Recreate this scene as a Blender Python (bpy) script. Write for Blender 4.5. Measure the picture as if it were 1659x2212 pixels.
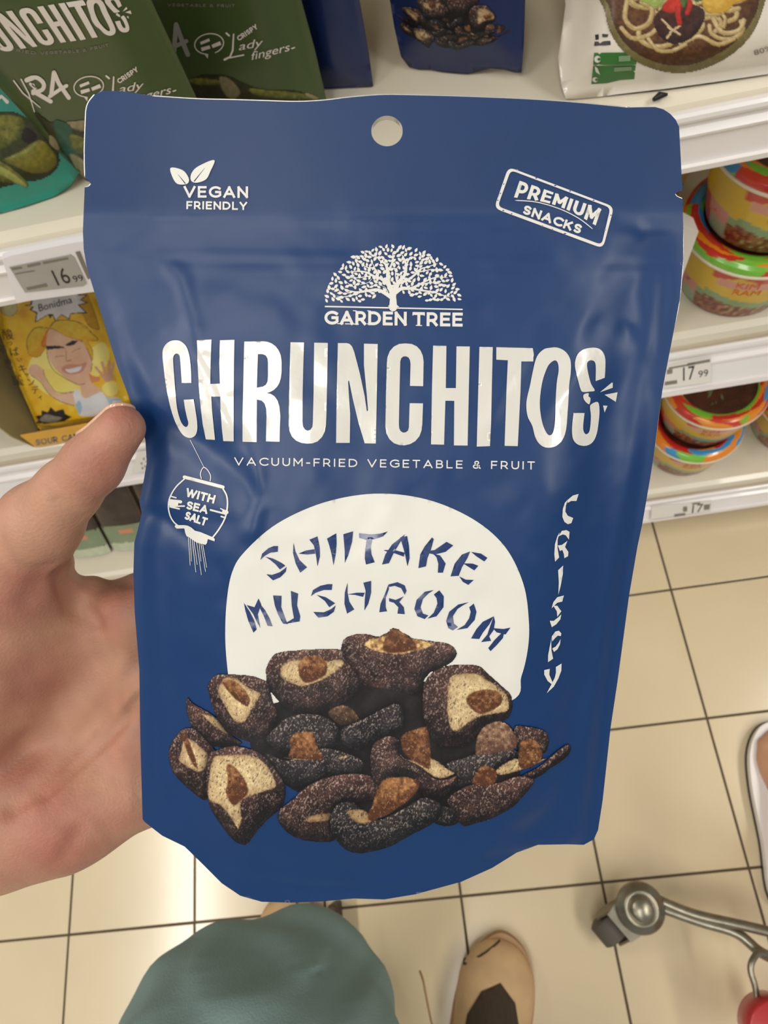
import bpy, bmesh, math, random
import numpy as np
from mathutils import Vector, Matrix
from mathutils.geometry import delaunay_2d_cdt

for o in list(bpy.data.objects): bpy.data.objects.remove(o)
SC = bpy.context.scene
COL = SC.collection
random.seed(7)
RNG = np.random.RandomState(11)

# ------------------------------------------------------------------ camera
W_, H_, F_ = 1659.0, 2212.0, 1450.0
RM = np.array([[0.98384344, -0.10439812, -0.14544111],
               [-0.15189517, -0.91674967, -0.36945622],
               [-0.09476255, 0.38557888, -0.91779572]])      # rows: image right, image down, forward
CAM = np.array([0.0, 0.0, 1.1057])
cam_data = bpy.data.cameras.new('camera')
cam = bpy.data.objects.new('camera', cam_data); COL.objects.link(cam)
cam_data.sensor_fit = 'VERTICAL'; cam_data.sensor_height = 24.0; cam_data.sensor_width = 18.0
cam_data.lens = F_ / H_ * 24.0
cam_data.clip_start = 0.01; cam_data.clip_end = 60
cam.matrix_world = Matrix([[RM[0][i], -RM[1][i], -RM[2][i], CAM[i]] for i in range(3)] + [[0, 0, 0, 1]])
cam_data.dof.use_dof = True
cam_data.dof.focus_distance = 0.207
cam_data.dof.aperture_fstop = 17.0
SC.camera = cam

# ------------------------------------------------------------------ light and exposure
wd = bpy.data.worlds.new('shop_light'); SC.world = wd; wd.use_nodes = True
wd.node_tree.nodes['Background'].inputs[0].default_value = (0.95, 0.98, 1.0, 1)
wd.node_tree.nodes['Background'].inputs[1].default_value = 0.24

def area_light(name, loc, rot, sx, sy, power, color=(1, 0.96, 0.89)):
    d = bpy.data.lights.new(name, 'AREA'); d.shape = 'RECTANGLE'; d.size = sx; d.size_y = sy
    d.energy = power; d.color = color
    o = bpy.data.objects.new(name, d); COL.objects.link(o); o.location = loc; o.rotation_euler = rot
    return o
area_light('ceiling_lamp', (-0.42, -1.5, 2.9), (0, 0, 0), 0.45, 2.0, 24)
area_light('ceiling_lamp', (-1.7, 0.1, 2.9), (0, 0, 0), 0.25, 3.2, 62)
area_light('ceiling_lamp', (1.75, -0.9, 2.9), (0, 0, 0), 0.3, 2.4, 44)
area_light('ceiling_lamp', (-1.2, -4.4, 2.9), (0, 0, 0), 2.4, 0.25, 12)

SC.view_settings.view_transform = 'Standard'
SC.view_settings.look = 'None'
SC.view_settings.gamma = 1.0
SC.view_settings.use_curve_mapping = False
SC.view_settings.exposure = 0.08

# ------------------------------------------------------------------ helpers
def ray(x, y):
    x = np.asarray(x, float); y = np.asarray(y, float)
    d = np.stack([(x - W_ / 2) / F_, (y - H_ / 2) / F_, np.ones_like(x)], -1)
    return d @ RM
def hitZ(x, y, z):
    d = ray(x, y); return CAM + d * ((z - CAM[2]) / d[2])
def hitY(x, y, Y):
    d = ray(x, y); return CAM + d * ((Y - CAM[1]) / d[1])
def atd(x, y, depth):
    """point at a given distance along the viewing axis"""
    return CAM + ray(x, y) * depth

def lin(c):
    """sRGB 0-255 -> linear rgba"""
    out = []
    for v in c[:3]:
        v = v / 255.0
        out.append(v / 12.92 if v <= 0.04045 else ((v + 0.055) / 1.055) ** 2.4)
    return (*out, 1.0)
def lin_np(a):
    a = np.clip(a, 0, 255) / 255.0
    return np.where(a <= 0.04045, a / 12.92, ((a + 0.055) / 1.055) ** 2.4)

def set_in(b, key, v):
    if key in b.inputs: b.inputs[key].default_value = v

MATS = {}
def mat(name, color, rough=0.5, metal=0.0, spec=0.5, coat=0.0, bump=0.0, bump_scale=200.0, var=0.0, var_scale=20.0,
        sss=0.0, alpha=None, attr=False, stretch=None, coat_rough=0.05, detail=4):
    """procedural principled material: noise colour variation and noise relief in object space"""
    if name in MATS: return MATS[name]
    m = bpy.data.materials.new(name); m.use_nodes = True
    nt = m.node_tree; b = nt.nodes['Principled BSDF']
    b.inputs['Base Color'].default_value = lin(color)
    b.inputs['Roughness'].default_value = rough
    b.inputs['Metallic'].default_value = metal
    set_in(b, 'Specular IOR Level', spec); set_in(b, 'Coat Weight', coat); set_in(b, 'Coat Roughness', coat_rough)
    if sss:
        set_in(b, 'Subsurface Weight', sss); set_in(b, 'Subsurface Scale', 0.004)
        set_in(b, 'Subsurface Radius', (1.0, 0.35, 0.2))
    if alpha is not None: b.inputs['Alpha'].default_value = alpha
    tc = nt.nodes.new('ShaderNodeTexCoord')
    vec = tc.outputs['Object']
    if stretch:
        mp = nt.nodes.new('ShaderNodeMapping'); mp.inputs['Scale'].default_value = stretch
        nt.links.new(vec, mp.inputs['Vector']); vec = mp.outputs['Vector']
    src = None
    if attr:
        a = nt.nodes.new('ShaderNodeAttribute'); a.attribute_name = 'col'; src = a.outputs['Color']
    if var:
        n = nt.nodes.new('ShaderNodeTexNoise'); n.inputs['Scale'].default_value = var_scale
        n.inputs['Detail'].default_value = detail
        nt.links.new(vec, n.inputs['Vector'])
        mr = nt.nodes.new('ShaderNodeMapRange')
        mr.inputs['From Min'].default_value = 0.3; mr.inputs['From Max'].default_value = 0.7
        mr.inputs['To Min'].default_value = 1 - var; mr.inputs['To Max'].default_value = 1 + var
        nt.links.new(n.outputs[0], mr.inputs['Value'])
        mx = nt.nodes.new('ShaderNodeVectorMath'); mx.operation = 'SCALE'
        if src is None: mx.inputs[0].default_value = lin(color)[:3]
        else: nt.links.new(src, mx.inputs[0])
        nt.links.new(mr.outputs[0], mx.inputs['Scale'])
        src = mx.outputs[0]
    if src is not None: nt.links.new(src, b.inputs['Base Color'])
    if bump:
        n2 = nt.nodes.new('ShaderNodeTexNoise'); n2.inputs['Scale'].default_value = bump_scale
        n2.inputs['Detail'].default_value = 3
        nt.links.new(vec, n2.inputs['Vector'])
        bp = nt.nodes.new('ShaderNodeBump'); bp.inputs['Strength'].default_value = bump
        bp.inputs['Distance'].default_value = 0.001
        nt.links.new(n2.outputs[0], bp.inputs['Height'])
        nt.links.new(bp.outputs[0], b.inputs['Normal'])
    MATS[name] = m
    return m

def obj(name, verts, faces, m, parent=None, smooth=False, col=None, loc=None):
    me = bpy.data.meshes.new(name)
    verts = np.asarray(verts, float)
    me.from_pydata([tuple(v) for v in verts.tolist()] if len(verts) < 5000 else verts.tolist(), [],
                   faces.tolist() if isinstance(faces, np.ndarray) else faces)
    if m is not None: me.materials.append(m)
    if smooth: me.polygons.foreach_set('use_smooth', [True] * len(me.polygons))
    if col is not None:
        a = me.color_attributes.new('col', 'FLOAT_COLOR', 'POINT')
        c = np.ones((len(verts), 4)); c[:, :3] = col
        a.data.foreach_set('color', c.ravel())
    me.update()
    o = bpy.data.objects.new(name, me); COL.objects.link(o)
    if loc is not None: o.location = loc
    if parent is not None: o.parent = parent
    return o

def tag(o, label=None, cat=None, group=None, kind=None):
    if label: o['label'] = label
    if cat: o['category'] = cat
    if group: o['group'] = group
    if kind: o['kind'] = kind
    return o
def thing(name, label, cat, group=None, loc=(0, 0, 0)):
    o = bpy.data.objects.new(name, None); COL.objects.link(o); o.location = loc
    o.empty_display_size = 0.02
    return tag(o, label, cat, group)
def fin_origin(root, loc):
    """put the Empty at the thing's base; children keep their world place"""
    loc = Vector(loc); root.location = loc
    for c in COL.objects:
        if c.parent is root: c.location = Vector(c.location) - loc

def join(*parts):
    V = []; Fc = []; n = 0
    for v, f in parts:
        v = np.asarray(v, float); V.append(v)
        Fc += [[i + n for i in q] for q in (f.tolist() if isinstance(f, np.ndarray) else f)]
        n += len(v)
    return np.concatenate(V), Fc

def box(x0, x1, y0, y1, z0, z1, bevel=0.0):
    if not bevel:
        v = [(x, y, z) for z in (z0, z1) for y in (y0, y1) for x in (x0, x1)]
        return np.array(v), [[0, 2, 3, 1], [4, 5, 7, 6], [0, 1, 5, 4], [2, 6, 7, 3], [0, 4, 6, 2], [1, 3, 7, 5]]
    bm = bmesh.new(); bmesh.ops.create_cube(bm, size=1)
    for v in bm.verts:
        v.co = Vector(((x0 + x1) / 2 + v.co.x * (x1 - x0), (y0 + y1) / 2 + v.co.y * (y1 - y0), (z0 + z1) / 2 + v.co.z * (z1 - z0)))
    bmesh.ops.bevel(bm, geom=list(bm.edges), offset=bevel, segments=2, affect='EDGES', profile=0.5)
    V = np.array([v.co[:] for v in bm.verts]); Fc = [[v.index for v in f.verts] for f in bm.faces]
    bm.verts.index_update(); Fc = [[v.index for v in f.verts] for f in bm.faces]; bm.free()
    return V, Fc

def prism(profile, axis_vec, base=(0, 0, 0)):
    """extrude a closed 3D polygon along a vector"""
    p = np.asarray(profile, float); n = len(p)
    V = np.concatenate([p, p + np.asarray(axis_vec)]) + np.asarray(base)
    Fc = [list(range(n))[::-1], list(range(n, 2 * n))] + [[i, (i + 1) % n, n + (i + 1) % n, n + i] for i in range(n)]
    T = np.array([(f[0], f[i], f[i + 1]) for f in Fc for i in range(1, len(f) - 1)])
    if np.einsum('ij,ij->i', V[T[:, 0]], np.cross(V[T[:, 1]], V[T[:, 2]])).sum() < 0: Fc = [f[::-1] for f in Fc]
    return V, Fc

def lathe(prof, seg=48, center=(0, 0, 0)):
    """prof: list of (r, z)"""
    V = []; Fc = []
    for r, z in prof:
        for k in range(seg):
            a = 2 * math.pi * k / seg
            V.append((center[0] + r * math.cos(a), center[1] + r * math.sin(a), center[2] + z))
    for i in range(len(prof) - 1):
        for k in range(seg):
            a, b = i * seg + k, i * seg + (k + 1) % seg
            Fc.append([a, b, b + seg, a + seg])
    return np.array(V), Fc

def tube(pts, rad, seg=12, cap=True):
    """sweep a circle along 3D points; rad scalar or list"""
    P = np.asarray(pts, float); n = len(P)
    R = np.full(n, rad) if np.isscalar(rad) else np.asarray(rad, float)
    T = np.gradient(P, axis=0); T /= np.linalg.norm(T, axis=1)[:, None] + 1e-12
    up = np.array([0, 0, 1.0]) if abs(T[0, 2]) < 0.9 else np.array([1.0, 0, 0])
    V = []; Nn = np.cross(T[0], up); Nn /= np.linalg.norm(Nn)
    for i in range(n):
        Nn = Nn - T[i] * (Nn @ T[i]); Nn /= np.linalg.norm(Nn); B = np.cross(T[i], Nn)
        for k in range(seg):
            a = 2 * math.pi * k / seg
            V.append(P[i] + R[i] * (math.cos(a) * Nn + math.sin(a) * B))
    Fc = [[i * seg + k, i * seg + (k + 1) % seg, (i + 1) * seg + (k + 1) % seg, (i + 1) * seg + k] for i in range(n - 1) for k in range(seg)]
    if cap: Fc += [list(range(seg))[::-1], list(range((n - 1) * seg, n * seg))]
    return np.array(V), Fc

def spline(pts, n=8, closed=False):
    """Catmull-Rom through the points"""
    P = np.asarray(pts, float); m = len(P); out = []
    rng_ = range(m) if closed else range(m - 1)
    t = np.linspace(0, 1, n, endpoint=False)[:, None]
    for i in rng_:
        if closed: a, b, c, d = P[(i - 1) % m], P[i], P[(i + 1) % m], P[(i + 2) % m]
        else: a, b, c, d = P[max(i - 1, 0)], P[i], P[i + 1], P[min(i + 2, m - 1)]
        out.append(0.5 * (2 * b + (c - a) * t + (2 * a - 5 * b + 4 * c - d) * t ** 2 + (3 * b - a - 3 * c + d) * t ** 3))
    out = np.concatenate(out)
    if not closed: out = np.vstack([out, P[-1]])
    return out

def inside(pts, loops):
    """even-odd test, vectorised"""
    x, y = pts[:, 0], pts[:, 1]; c = np.zeros(len(pts), bool)
    for L in loops:
        L = np.asarray(L); x1, y1 = L[:, 0], L[:, 1]; x2, y2 = np.roll(x1, -1), np.roll(y1, -1)
        for a, b, d, e in zip(x1, y1, x2, y2):
            if b == e: continue
            s = ((b > y) != (e > y)) & (x < (d - a) * (y - b) / (e - b) + a)
            c ^= s
    return c

def fill2d(loops, step):
    """triangulate 2D loops (even-odd, holes allowed) with interior grid points so that it can be draped"""
    V = []; E = []
    for L in loops:
        L = np.asarray(L, float); n0 = len(V); pts = []
        for i in range(len(L)):
            a, b = L[i], L[(i + 1) % len(L)]; d = np.hypot(*(b - a))
            if d < 1e-9: continue
            k = max(1, int(math.ceil(d / (step * 1.2))))
            pts += [a + (b - a) * j / k for j in range(k)]
        V += pts; m = len(pts)
        E += [(n0 + i, n0 + (i + 1) % m) for i in range(m)]
    A = np.array(V); lo, hi = A.min(0), A.max(0)
    gx = np.arange(lo[0] + step * .5, hi[0], step); gy = np.arange(lo[1] + step * .5, hi[1], step)
    if len(gx) and len(gy):
        G = np.stack(np.meshgrid(gx, gy), -1).reshape(-1, 2)
        G = G[inside(G, loops)]
        V = V + list(G)
    r = delaunay_2d_cdt([Vector((float(p[0]), float(p[1]))) for p in V], E, [], 0, 1e-6)
    VV = np.array([(p[0], p[1]) for p in r[0]]); T = np.array([t for t in r[2] if len(t) == 3])
    cen = VV[T].mean(1); T = T[inside(cen, loops)]
    return VV, T

_txt = {}
def text_loops(s, bold=0.0, shear=0.0, spacing=1.0):
    """outlines of a string in Blender's built-in font, cap height scaled to 1, starting at x = 0"""
    key = (s, bold, shear, spacing)
    if key in _txt: return _txt[key]
    cu = bpy.data.curves.new('t', 'FONT'); cu.body = s; cu.size = 1.0; cu.offset = bold; cu.shear = shear
    cu.space_character = spacing; cu.fill_mode = 'NONE'; cu.resolution_u = 3
    ob = bpy.data.objects.new('t', cu); COL.objects.link(ob)
    dg = bpy.context.evaluated_depsgraph_get(); dg.update()
    me = ob.evaluated_get(dg).to_mesh()
    V = np.array([v.co[:2] for v in me.vertices]) if len(me.vertices) else np.zeros((0, 2))
    nb = {}
    for e in me.edges:
        a, b = e.vertices; nb.setdefault(a, []).append(b); nb.setdefault(b, []).append(a)
    seen = set(); loops = []
    for st in nb:
        if st in seen: continue
        L = [st]; seen.add(st); prev = None; cur = st
        while True:
            nx = [q for q in nb[cur] if q != prev and q not in seen]
            if not nx: break
            prev, cur = cur, nx[0]; seen.add(cur); L.append(cur)
        if len(L) > 2: loops.append(V[L])
    COL.objects.unlink(ob); bpy.data.objects.remove(ob); bpy.data.curves.remove(cu)
    H = 0.729 if False else None
    _txt[key] = loops
    return loops
CAPH = None
def cap_height():
    global CAPH
    if CAPH is None:
        L = text_loops('H'); a = np.concatenate(L); CAPH = a[:, 1].max() - a[:, 1].min()
    return CAPH
def text_fit(s, p0, p1, h, bold=0.0, shear=0.0, spacing=1.0, down=True, width=None):
    """loops of the string with baseline from p0 to p1 and cap height h (2D; y grows down when down)"""
    L = text_loops(s, bold, shear, spacing)
    if not L: return []
    A = np.concatenate(L); x0, x1 = A[:, 0].min(), A[:, 0].max()
    p0 = np.array(p0, float); p1 = np.array(p1, float); d = p1 - p0
    w = d / (x1 - x0)
    n = np.array([d[1], -d[0]]) if down else np.array([-d[1], d[0]])
    n = n / np.hypot(*n) * h / cap_height()
    return [p0 + (l[:, :1] - x0) * w + l[:, 1:] * n for l in L]

def stroke(pts, w, round_=True, n=6):
    """outline polygon of a thick polyline; w scalar or per-point"""
    P = np.asarray(pts, float); m = len(P)
    Wd = np.full(m, w, float) if np.isscalar(w) else np.asarray(w, float)
    T = np.gradient(P, axis=0); T /= np.hypot(T[:, 0], T[:, 1])[:, None] + 1e-9
    N = np.stack([-T[:, 1], T[:, 0]], 1)
    Lf = P + N * Wd[:, None] / 2; Rt = P - N * Wd[:, None] / 2
    out = list(Lf)
    if round_ and Wd[-1] > 0.8:
        a0 = math.atan2(N[-1][1], N[-1][0])
        out += [P[-1] + Wd[-1] / 2 * np.array([math.cos(a0 - math.pi * k / n), math.sin(a0 - math.pi * k / n)]) for k in range(1, n)]
    out += list(Rt[::-1])
    if round_ and Wd[0] > 0.8:
        a0 = math.atan2(-N[0][1], -N[0][0])
        out += [P[0] + Wd[0] / 2 * np.array([math.cos(a0 - math.pi * k / n), math.sin(a0 - math.pi * k / n)]) for k in range(1, n)]
    return np.array(out)

# ---- value noise (numpy) used for shapes and for the flat printed pictures
def vnoise(x, y, seed=0):
    xi = np.floor(x).astype(np.int64); yi = np.floor(y).astype(np.int64); xf = x - xi; yf = y - yi
    xf = xf * xf * (3 - 2 * xf); yf = yf * yf * (3 - 2 * yf)
    def h(a, b):
        n = (a * 374761393 + b * 668265263 + seed * 974711) & 0x7fffffff
        n = ((n ^ (n >> 13)) * 1274126177) & 0x7fffffff
        return ((n ^ (n >> 16)) & 0xffff) / 65535.0
    return (h(xi, yi) * (1 - xf) + h(xi + 1, yi) * xf) * (1 - yf) + (h(xi, yi + 1) * (1 - xf) + h(xi + 1, yi + 1) * xf) * yf
def fbm(x, y, seed=0, o=4):
    s = 0; a = 0.5
    for k in range(o):
        s = s + a * vnoise(x * 2 ** k, y * 2 ** k, seed + k * 17); a *= 0.5
    return s

# ---- signed distance modelling -> one continuous mesh
def sd_cone(P, a, b, ra, rb):
    a = np.asarray(a, float); b = np.asarray(b, float); ab = b - a; L2 = ab @ ab
    t = np.clip(((P - a) @ ab) / L2, 0, 1)
    return np.linalg.norm(P - a - t[:, None] * ab, axis=1) - (ra + (rb - ra) * t)
def sd_ell(P, c, r, R=None):
    q = P - np.asarray(c)
    if R is not None: q = q @ np.asarray(R).T
    r = np.asarray(r); k = np.linalg.norm(q / r, axis=1)
    return (k - 1) * r.min() if False else k * (k - 1) / (np.linalg.norm(q / (r * r), axis=1) + 1e-9)
def smin(a, b, k):
    h = np.clip(0.5 + 0.5 * (b - a) / k, 0, 1)
    return b + (a - b) * h - k * h * (1 - h)
def mesh_sdf(fn, lo, hi, res):
    lo = np.asarray(lo, float); hi = np.asarray(hi, float)
    n = np.maximum(((hi - lo) / res).astype(int) + 2, 4)
    ax = [lo[i] + res * np.arange(n[i]) for i in range(3)]
    vals = np.empty(n)
    B = 10; half = res * B * 0.5 * math.sqrt(3) * 1.35
    cs = [np.arange(0, n[i], B) for i in range(3)]
    bc = np.stack(np.meshgrid(*[lo[i] + res * (cs[i] + B / 2) for i in range(3)], indexing='ij'), -1)
    bv = fn(bc.reshape(-1, 3)).reshape(bc.shape[:3])
    near = []
    for a, b, c in np.ndindex(*bv.shape):
        s_ = (slice(a * B, a * B + B), slice(b * B, b * B + B), slice(c * B, c * B + B))
        vals[s_] = bv[a, b, c]
        if abs(bv[a, b, c]) < half: near.append(s_)
    for k in range(0, len(near), 60):
        ch = near[k:k + 60]
        Gs = [np.stack(np.meshgrid(ax[0][s_[0]], ax[1][s_[1]], ax[2][s_[2]], indexing='ij'), -1) for s_ in ch]
        r = fn(np.concatenate([g.reshape(-1, 3) for g in Gs])); m_ = 0
        for s_, g in zip(ch, Gs):
            q = g.size // 3; vals[s_] = r[m_:m_ + q].reshape(g.shape[:3]); m_ += q
    s = vals < 0
    cnt = np.zeros(n - 1); acc = np.zeros((*(n - 1), 3))
    cor = [(i, j, k) for i in (0, 1) for j in (0, 1) for k in (0, 1)]
    def sl(c): return tuple(slice(c[d], n[d] - 1 + c[d]) for d in range(3))
    for a in cor:
        for d in range(3):
            if a[d] == 0:
                b = list(a); b[d] = 1; b = tuple(b)
                va, vb = vals[sl(a)], vals[sl(b)]; cr = s[sl(a)] != s[sl(b)]
                t = np.where(cr, va / np.where(cr, va - vb, 1), 0)
                for e in range(3): acc[..., e] += np.where(cr, a[e] + (t if e == d else 0), 0)
                cnt += cr
    act = cnt > 0; idx = -np.ones(n - 1, int); idx[act] = np.arange(act.sum())
    ijk = np.argwhere(act); V = lo + res * (ijk + acc[act] / cnt[act][:, None])
    Fc = []
    for d in range(3):
        e, f = [q for q in range(3) if q != d]
        sa = [slice(None)] * 3; sb = [slice(None)] * 3
        sa[d] = slice(0, n[d] - 1); sb[d] = slice(1, n[d])
        cr = s[tuple(sa)] != s[tuple(sb)]
        q = np.argwhere(cr); q = q[(q[:, e] > 0) & (q[:, f] > 0) & (q[:, e] < n[e] - 1) & (q[:, f] < n[f] - 1)]
        if not len(q): continue
        flip = s[tuple(q.T)]
        def id_(de, df):
            r = q.copy(); r[:, e] += de; r[:, f] += df; return idx[tuple(r.T)]
        quad = np.stack([id_(-1, -1), id_(0, -1), id_(0, 0), id_(-1, 0)], 1)
        if d == 1: flip = ~flip
        quad[~flip] = quad[~flip][:, ::-1]
        Fc.append(quad)
    return V, np.concatenate(Fc)
# ------------------------------------------------------------------ floor of square tiles
TS = 0.2; FX, FY = -0.6666, -0.1461
M_grout = mat('dark_grout', (92, 78, 62), rough=0.9, var=0.15, var_scale=60)
M_tile = mat('cream_floor_tile', (222, 203, 166), rough=0.22, spec=0.5, coat=0.35, coat_rough=0.12, bump=0.06, bump_scale=14, var=0.035, var_scale=7)
v, f = box(-2.6, 2.6, -2.2, 1.2, -0.02, -0.0015)
floor = tag(obj('floor', v, f, M_grout), kind='structure', label='cream square tiled shop floor with dark brown joints')
tb = box(0.0017, TS - 0.0017, 0.0017, TS - 0.0017, -0.008, 0.0, 0.0006)
tile0 = None
for i in range(-7, 14):
    for j in range(-8, 5):
        if tile0 is None:
            tile0 = obj('tile', tb[0], tb[1], M_tile, floor); o = tile0
        else:
            o = tile0.copy(); COL.objects.link(o)
        o.location = (FX + i * TS, FY + j * TS, random.uniform(-0.0002, 0.0002))

# ------------------------------------------------------------------ shop shelving
M_shelf = mat('cream_enamel_shelf', (226, 217, 196), rough=0.35, spec=0.5, coat=0.3, var=0.02, var_scale=8)
M_rail = mat('white_plastic_rail', (236, 230, 226), rough=0.3, coat=0.3, var=0.01)
M_black = mat('black_plastic', (22, 20, 20), rough=0.5)
XL, XR, YB = -1.3, 1.25, 0.86
unit = thing('shelf_unit', 'cream metal shop shelving with white price rails behind the pouch', 'shelving')
def shelf(z, yf, t=0.03):
    """shelf board with a rolled front edge"""
    pr = [(0, yf + .012, z - t), (0, yf, z - t + .004), (0, yf, z - .010), (0, yf + .003, z - .003), (0, yf + .010, z), (0, YB, z), (0, YB, z - .004), (0, yf + .03, z - .004), (0, yf + .03, z - t)]
    v, f = prism([(XL, p[1], p[2]) for p in pr], (XR - XL, 0, 0)); o = obj('shelf_board', v, f, M_shelf, unit)
    return o
def rail(yb, zb, yt, zt):
    """ridged price rail from its lower edge (yb, zb) to its upper edge (yt, zt)"""
    d = np.array([yt - yb, zt - zb]); L = np.hypot(*d); d /= L; n = np.array([-d[1], d[0]])     # n points out, to the aisle
    if n[0] > 0: n = -n
    pr = [(0, 0), (0, .004), (.10, .0045), (.105, .0015), (.60, .0015), (.61, .004), (.66, .0046), (.70, .003), (.74, .0014), (.80, .0014), (.84, .0035), (.90, .0048), (.96, .0045), (1, .003), (1, 0), (.98, -.002), (.02, -.002)]
    pts = []
    for s, h in pr:
        p = np.array([yb, zb]) + d * s * L + n * h; pts.append((XL, p[0], p[1]))
    v, f = prism(pts, (XR - XL, 0, 0)); return obj('price_rail', v, f, M_rail, unit)
shelf(0.800, 0.362); rail(0.357, 0.7545, 0.359, 0.7975)
shelf(0.500, 0.392); rail(0.360, 0.4485, 0.386, 0.4900)
shelf(0.125, 0.372); rail(0.346, 0.0850, 0.366, 0.1190)
shelf(1.04, 0.365); rail(0.360, 0.993, 0.361, 1.038)
v, f = box(XL, XR, YB, YB + .012, 0.0, 1.5); obj('back_panel', v, f, M_shelf, unit)
v, f = box(XL, XR, 0.42, 0.44, 0.0, 0.094); obj('kick_plate', v, f, M_black, unit)
for x in (XL, XR - .04):
    v, f = box(x, x + .04, 0.80, YB, 0, 1.5, .003); obj('post', v, f, M_shelf, unit)
fin_origin(unit, (0, 0.6, 0))
# ------------------------------------------------------------------ the blue pouch held in the hand
PZ = 0.205
_uc = np.array([1, 0.018, 0.0]); _uc /= np.linalg.norm(_uc)
_vc = np.array([-0.0215, 0.962, 0.273]); _vc -= _uc * (_uc @ _vc); _vc /= np.linalg.norm(_vc)
_nc = np.cross(_uc, _vc)
PN = -(_nc @ RM)                                  # pouch front normal, towards the holder
PO = atd(830, 1106, PZ)
def interp_edge(pts, y):
    p = np.array(sorted(pts, key=lambda q: q[1])); return np.interp(y, p[:, 1], p[:, 0])
OUT_R = [(1415, 231), (1433, 236), (1448, 246), (1460, 259), (1467, 274), (1471, 350), (1474, 411), (1463, 414), (1459, 419), (1463, 424), (1474, 429), (1476, 493), (1476, 558), (1469, 644),
         (1457, 708), (1444, 773), (1431, 841), (1420, 923), (1414, 970), (1405, 1030), (1388, 1129), (1377, 1181), (1366, 1245), (1359, 1286),
         (1334, 1472), (1319, 1572), (1302, 1728), (1292, 1793), (1283, 1813), (1261, 1825)]
OUT_B = [(1228, 1824), (1162, 1825), (1116, 1842), (1063, 1875), (996, 1905), (897, 1932), (830, 1943), (764, 1941), (698, 1947), (630, 1950), (565, 1948),
         (519, 1935), (479, 1908), (433, 1862), (399, 1829), (350, 1805), (313, 1776)]
OUT_L = [(308, 1770), (303, 1596), (301, 1447), (291, 1323), (288, 1240), (290, 1173), (298, 1143), (306, 1109), (301, 1084), (310, 1040), (317, 999), (314, 950), (298, 900),
         (275, 848), (253, 790), (231, 718), (206, 638), (188, 580), (181, 540), (179, 500), (181, 450), (183, 404), (191, 402), (196, 397), (190, 389), (183, 383), (182, 328), (184, 264), (186, 235),
         (192, 219), (204, 204), (223, 196)]
OUT_T = [(264, 197), (329, 207), (424, 213), (500, 215), (570, 217), (640, 219), (700, 216), (760, 209), (830, 204), (900, 205), (980, 207), (1060, 210), (1130, 213), (1210, 218), (1280, 224), (1360, 232)]
OUTLINE = OUT_R + OUT_B + OUT_L + OUT_T
_EL = [p for p in OUT_L if p not in ((183, 404), (191, 402), (196, 397), (190, 389))]
_ER = [p for p in OUT_R if p not in ((1463, 414), (1459, 419), (1463, 424))]

def seg_d(a, b, pts):
    """distance of (a,b) to a polyline and the position along it 0..1"""
    best = np.full(a.shape, 1e9); tt = np.zeros(a.shape); n = len(pts) - 1
    for i in range(n):
        x0, y0 = pts[i]; x1, y1 = pts[i + 1]; dx, dy = x1 - x0, y1 - y0
        t = np.clip(((a - x0) * dx + (b - y0) * dy) / (dx * dx + dy * dy), 0, 1)
        d = np.hypot(a - x0 - t * dx, b - y0 - t * dy)
        m = d < best; best = np.where(m, d, best); tt = np.where(m, (i + t) / n, tt)
    return best, tt
def sstep(x, a, b):
    t = np.clip((x - a) / (b - a), 0, 1); return t * t * (3 - 2 * t)
CREASES = [  # polyline, width px, height mm (fades at the ends)
    ([(1392, 450), (1386, 560), (1390, 700), (1352, 820), (1300, 960), (1268, 1120), (1262, 1300)], 62, -1.9),
    ([(1300, 470), (1372, 482), (1395, 520)], 12, 0.35),
    ([(1410, 560), (1408, 700), (1395, 800)], 16, 0.4),
    ([(1250, 690), (1330, 730), (1375, 700)], 34, -0.9),
    ([(1285, 1420), (1230, 1500), (1210, 1640)], 30, -0.7),
    ([(330, 540), (395, 600), (420, 680), (430, 760)], 22, 0.75),
    ([(300, 905), (400, 930), (490, 985), (560, 1060), (578, 1090)], 34, -1.5),
    ([(560, 960), (574, 1040), (565, 1110), (545, 1160)], 16, 0.8),
    ([(306, 1108), (350, 1112), (420, 1150), (455, 1190)], 16, -0.7),
    ([(400, 1120), (410, 1300), (405, 1500)], 26, 0.35),
    ([(480, 1180), (500, 1240), (495, 1300)], 14, -0.4),
    ([(450, 1850), (620, 1872), (820, 1890), (930, 1870)], 15, 0.45),
    ([(560, 1890), (700, 1912), (850, 1905)], 14, -0.4),
    ([(330, 1770), (400, 1700), (420, 1600)], 24, -0.6),
    ([(1100, 1800), (1180, 1740), (1260, 1600)], 30, -0.6),
    ([(420, 730), (470, 830), (530, 960)], 18, 0.55),
    ([(1030, 940), (1090, 820), (1140, 750)], 16, 0.45),
    ([(1110, 960), (1190, 860), (1290, 740)], 20, 0.4),
]
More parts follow.
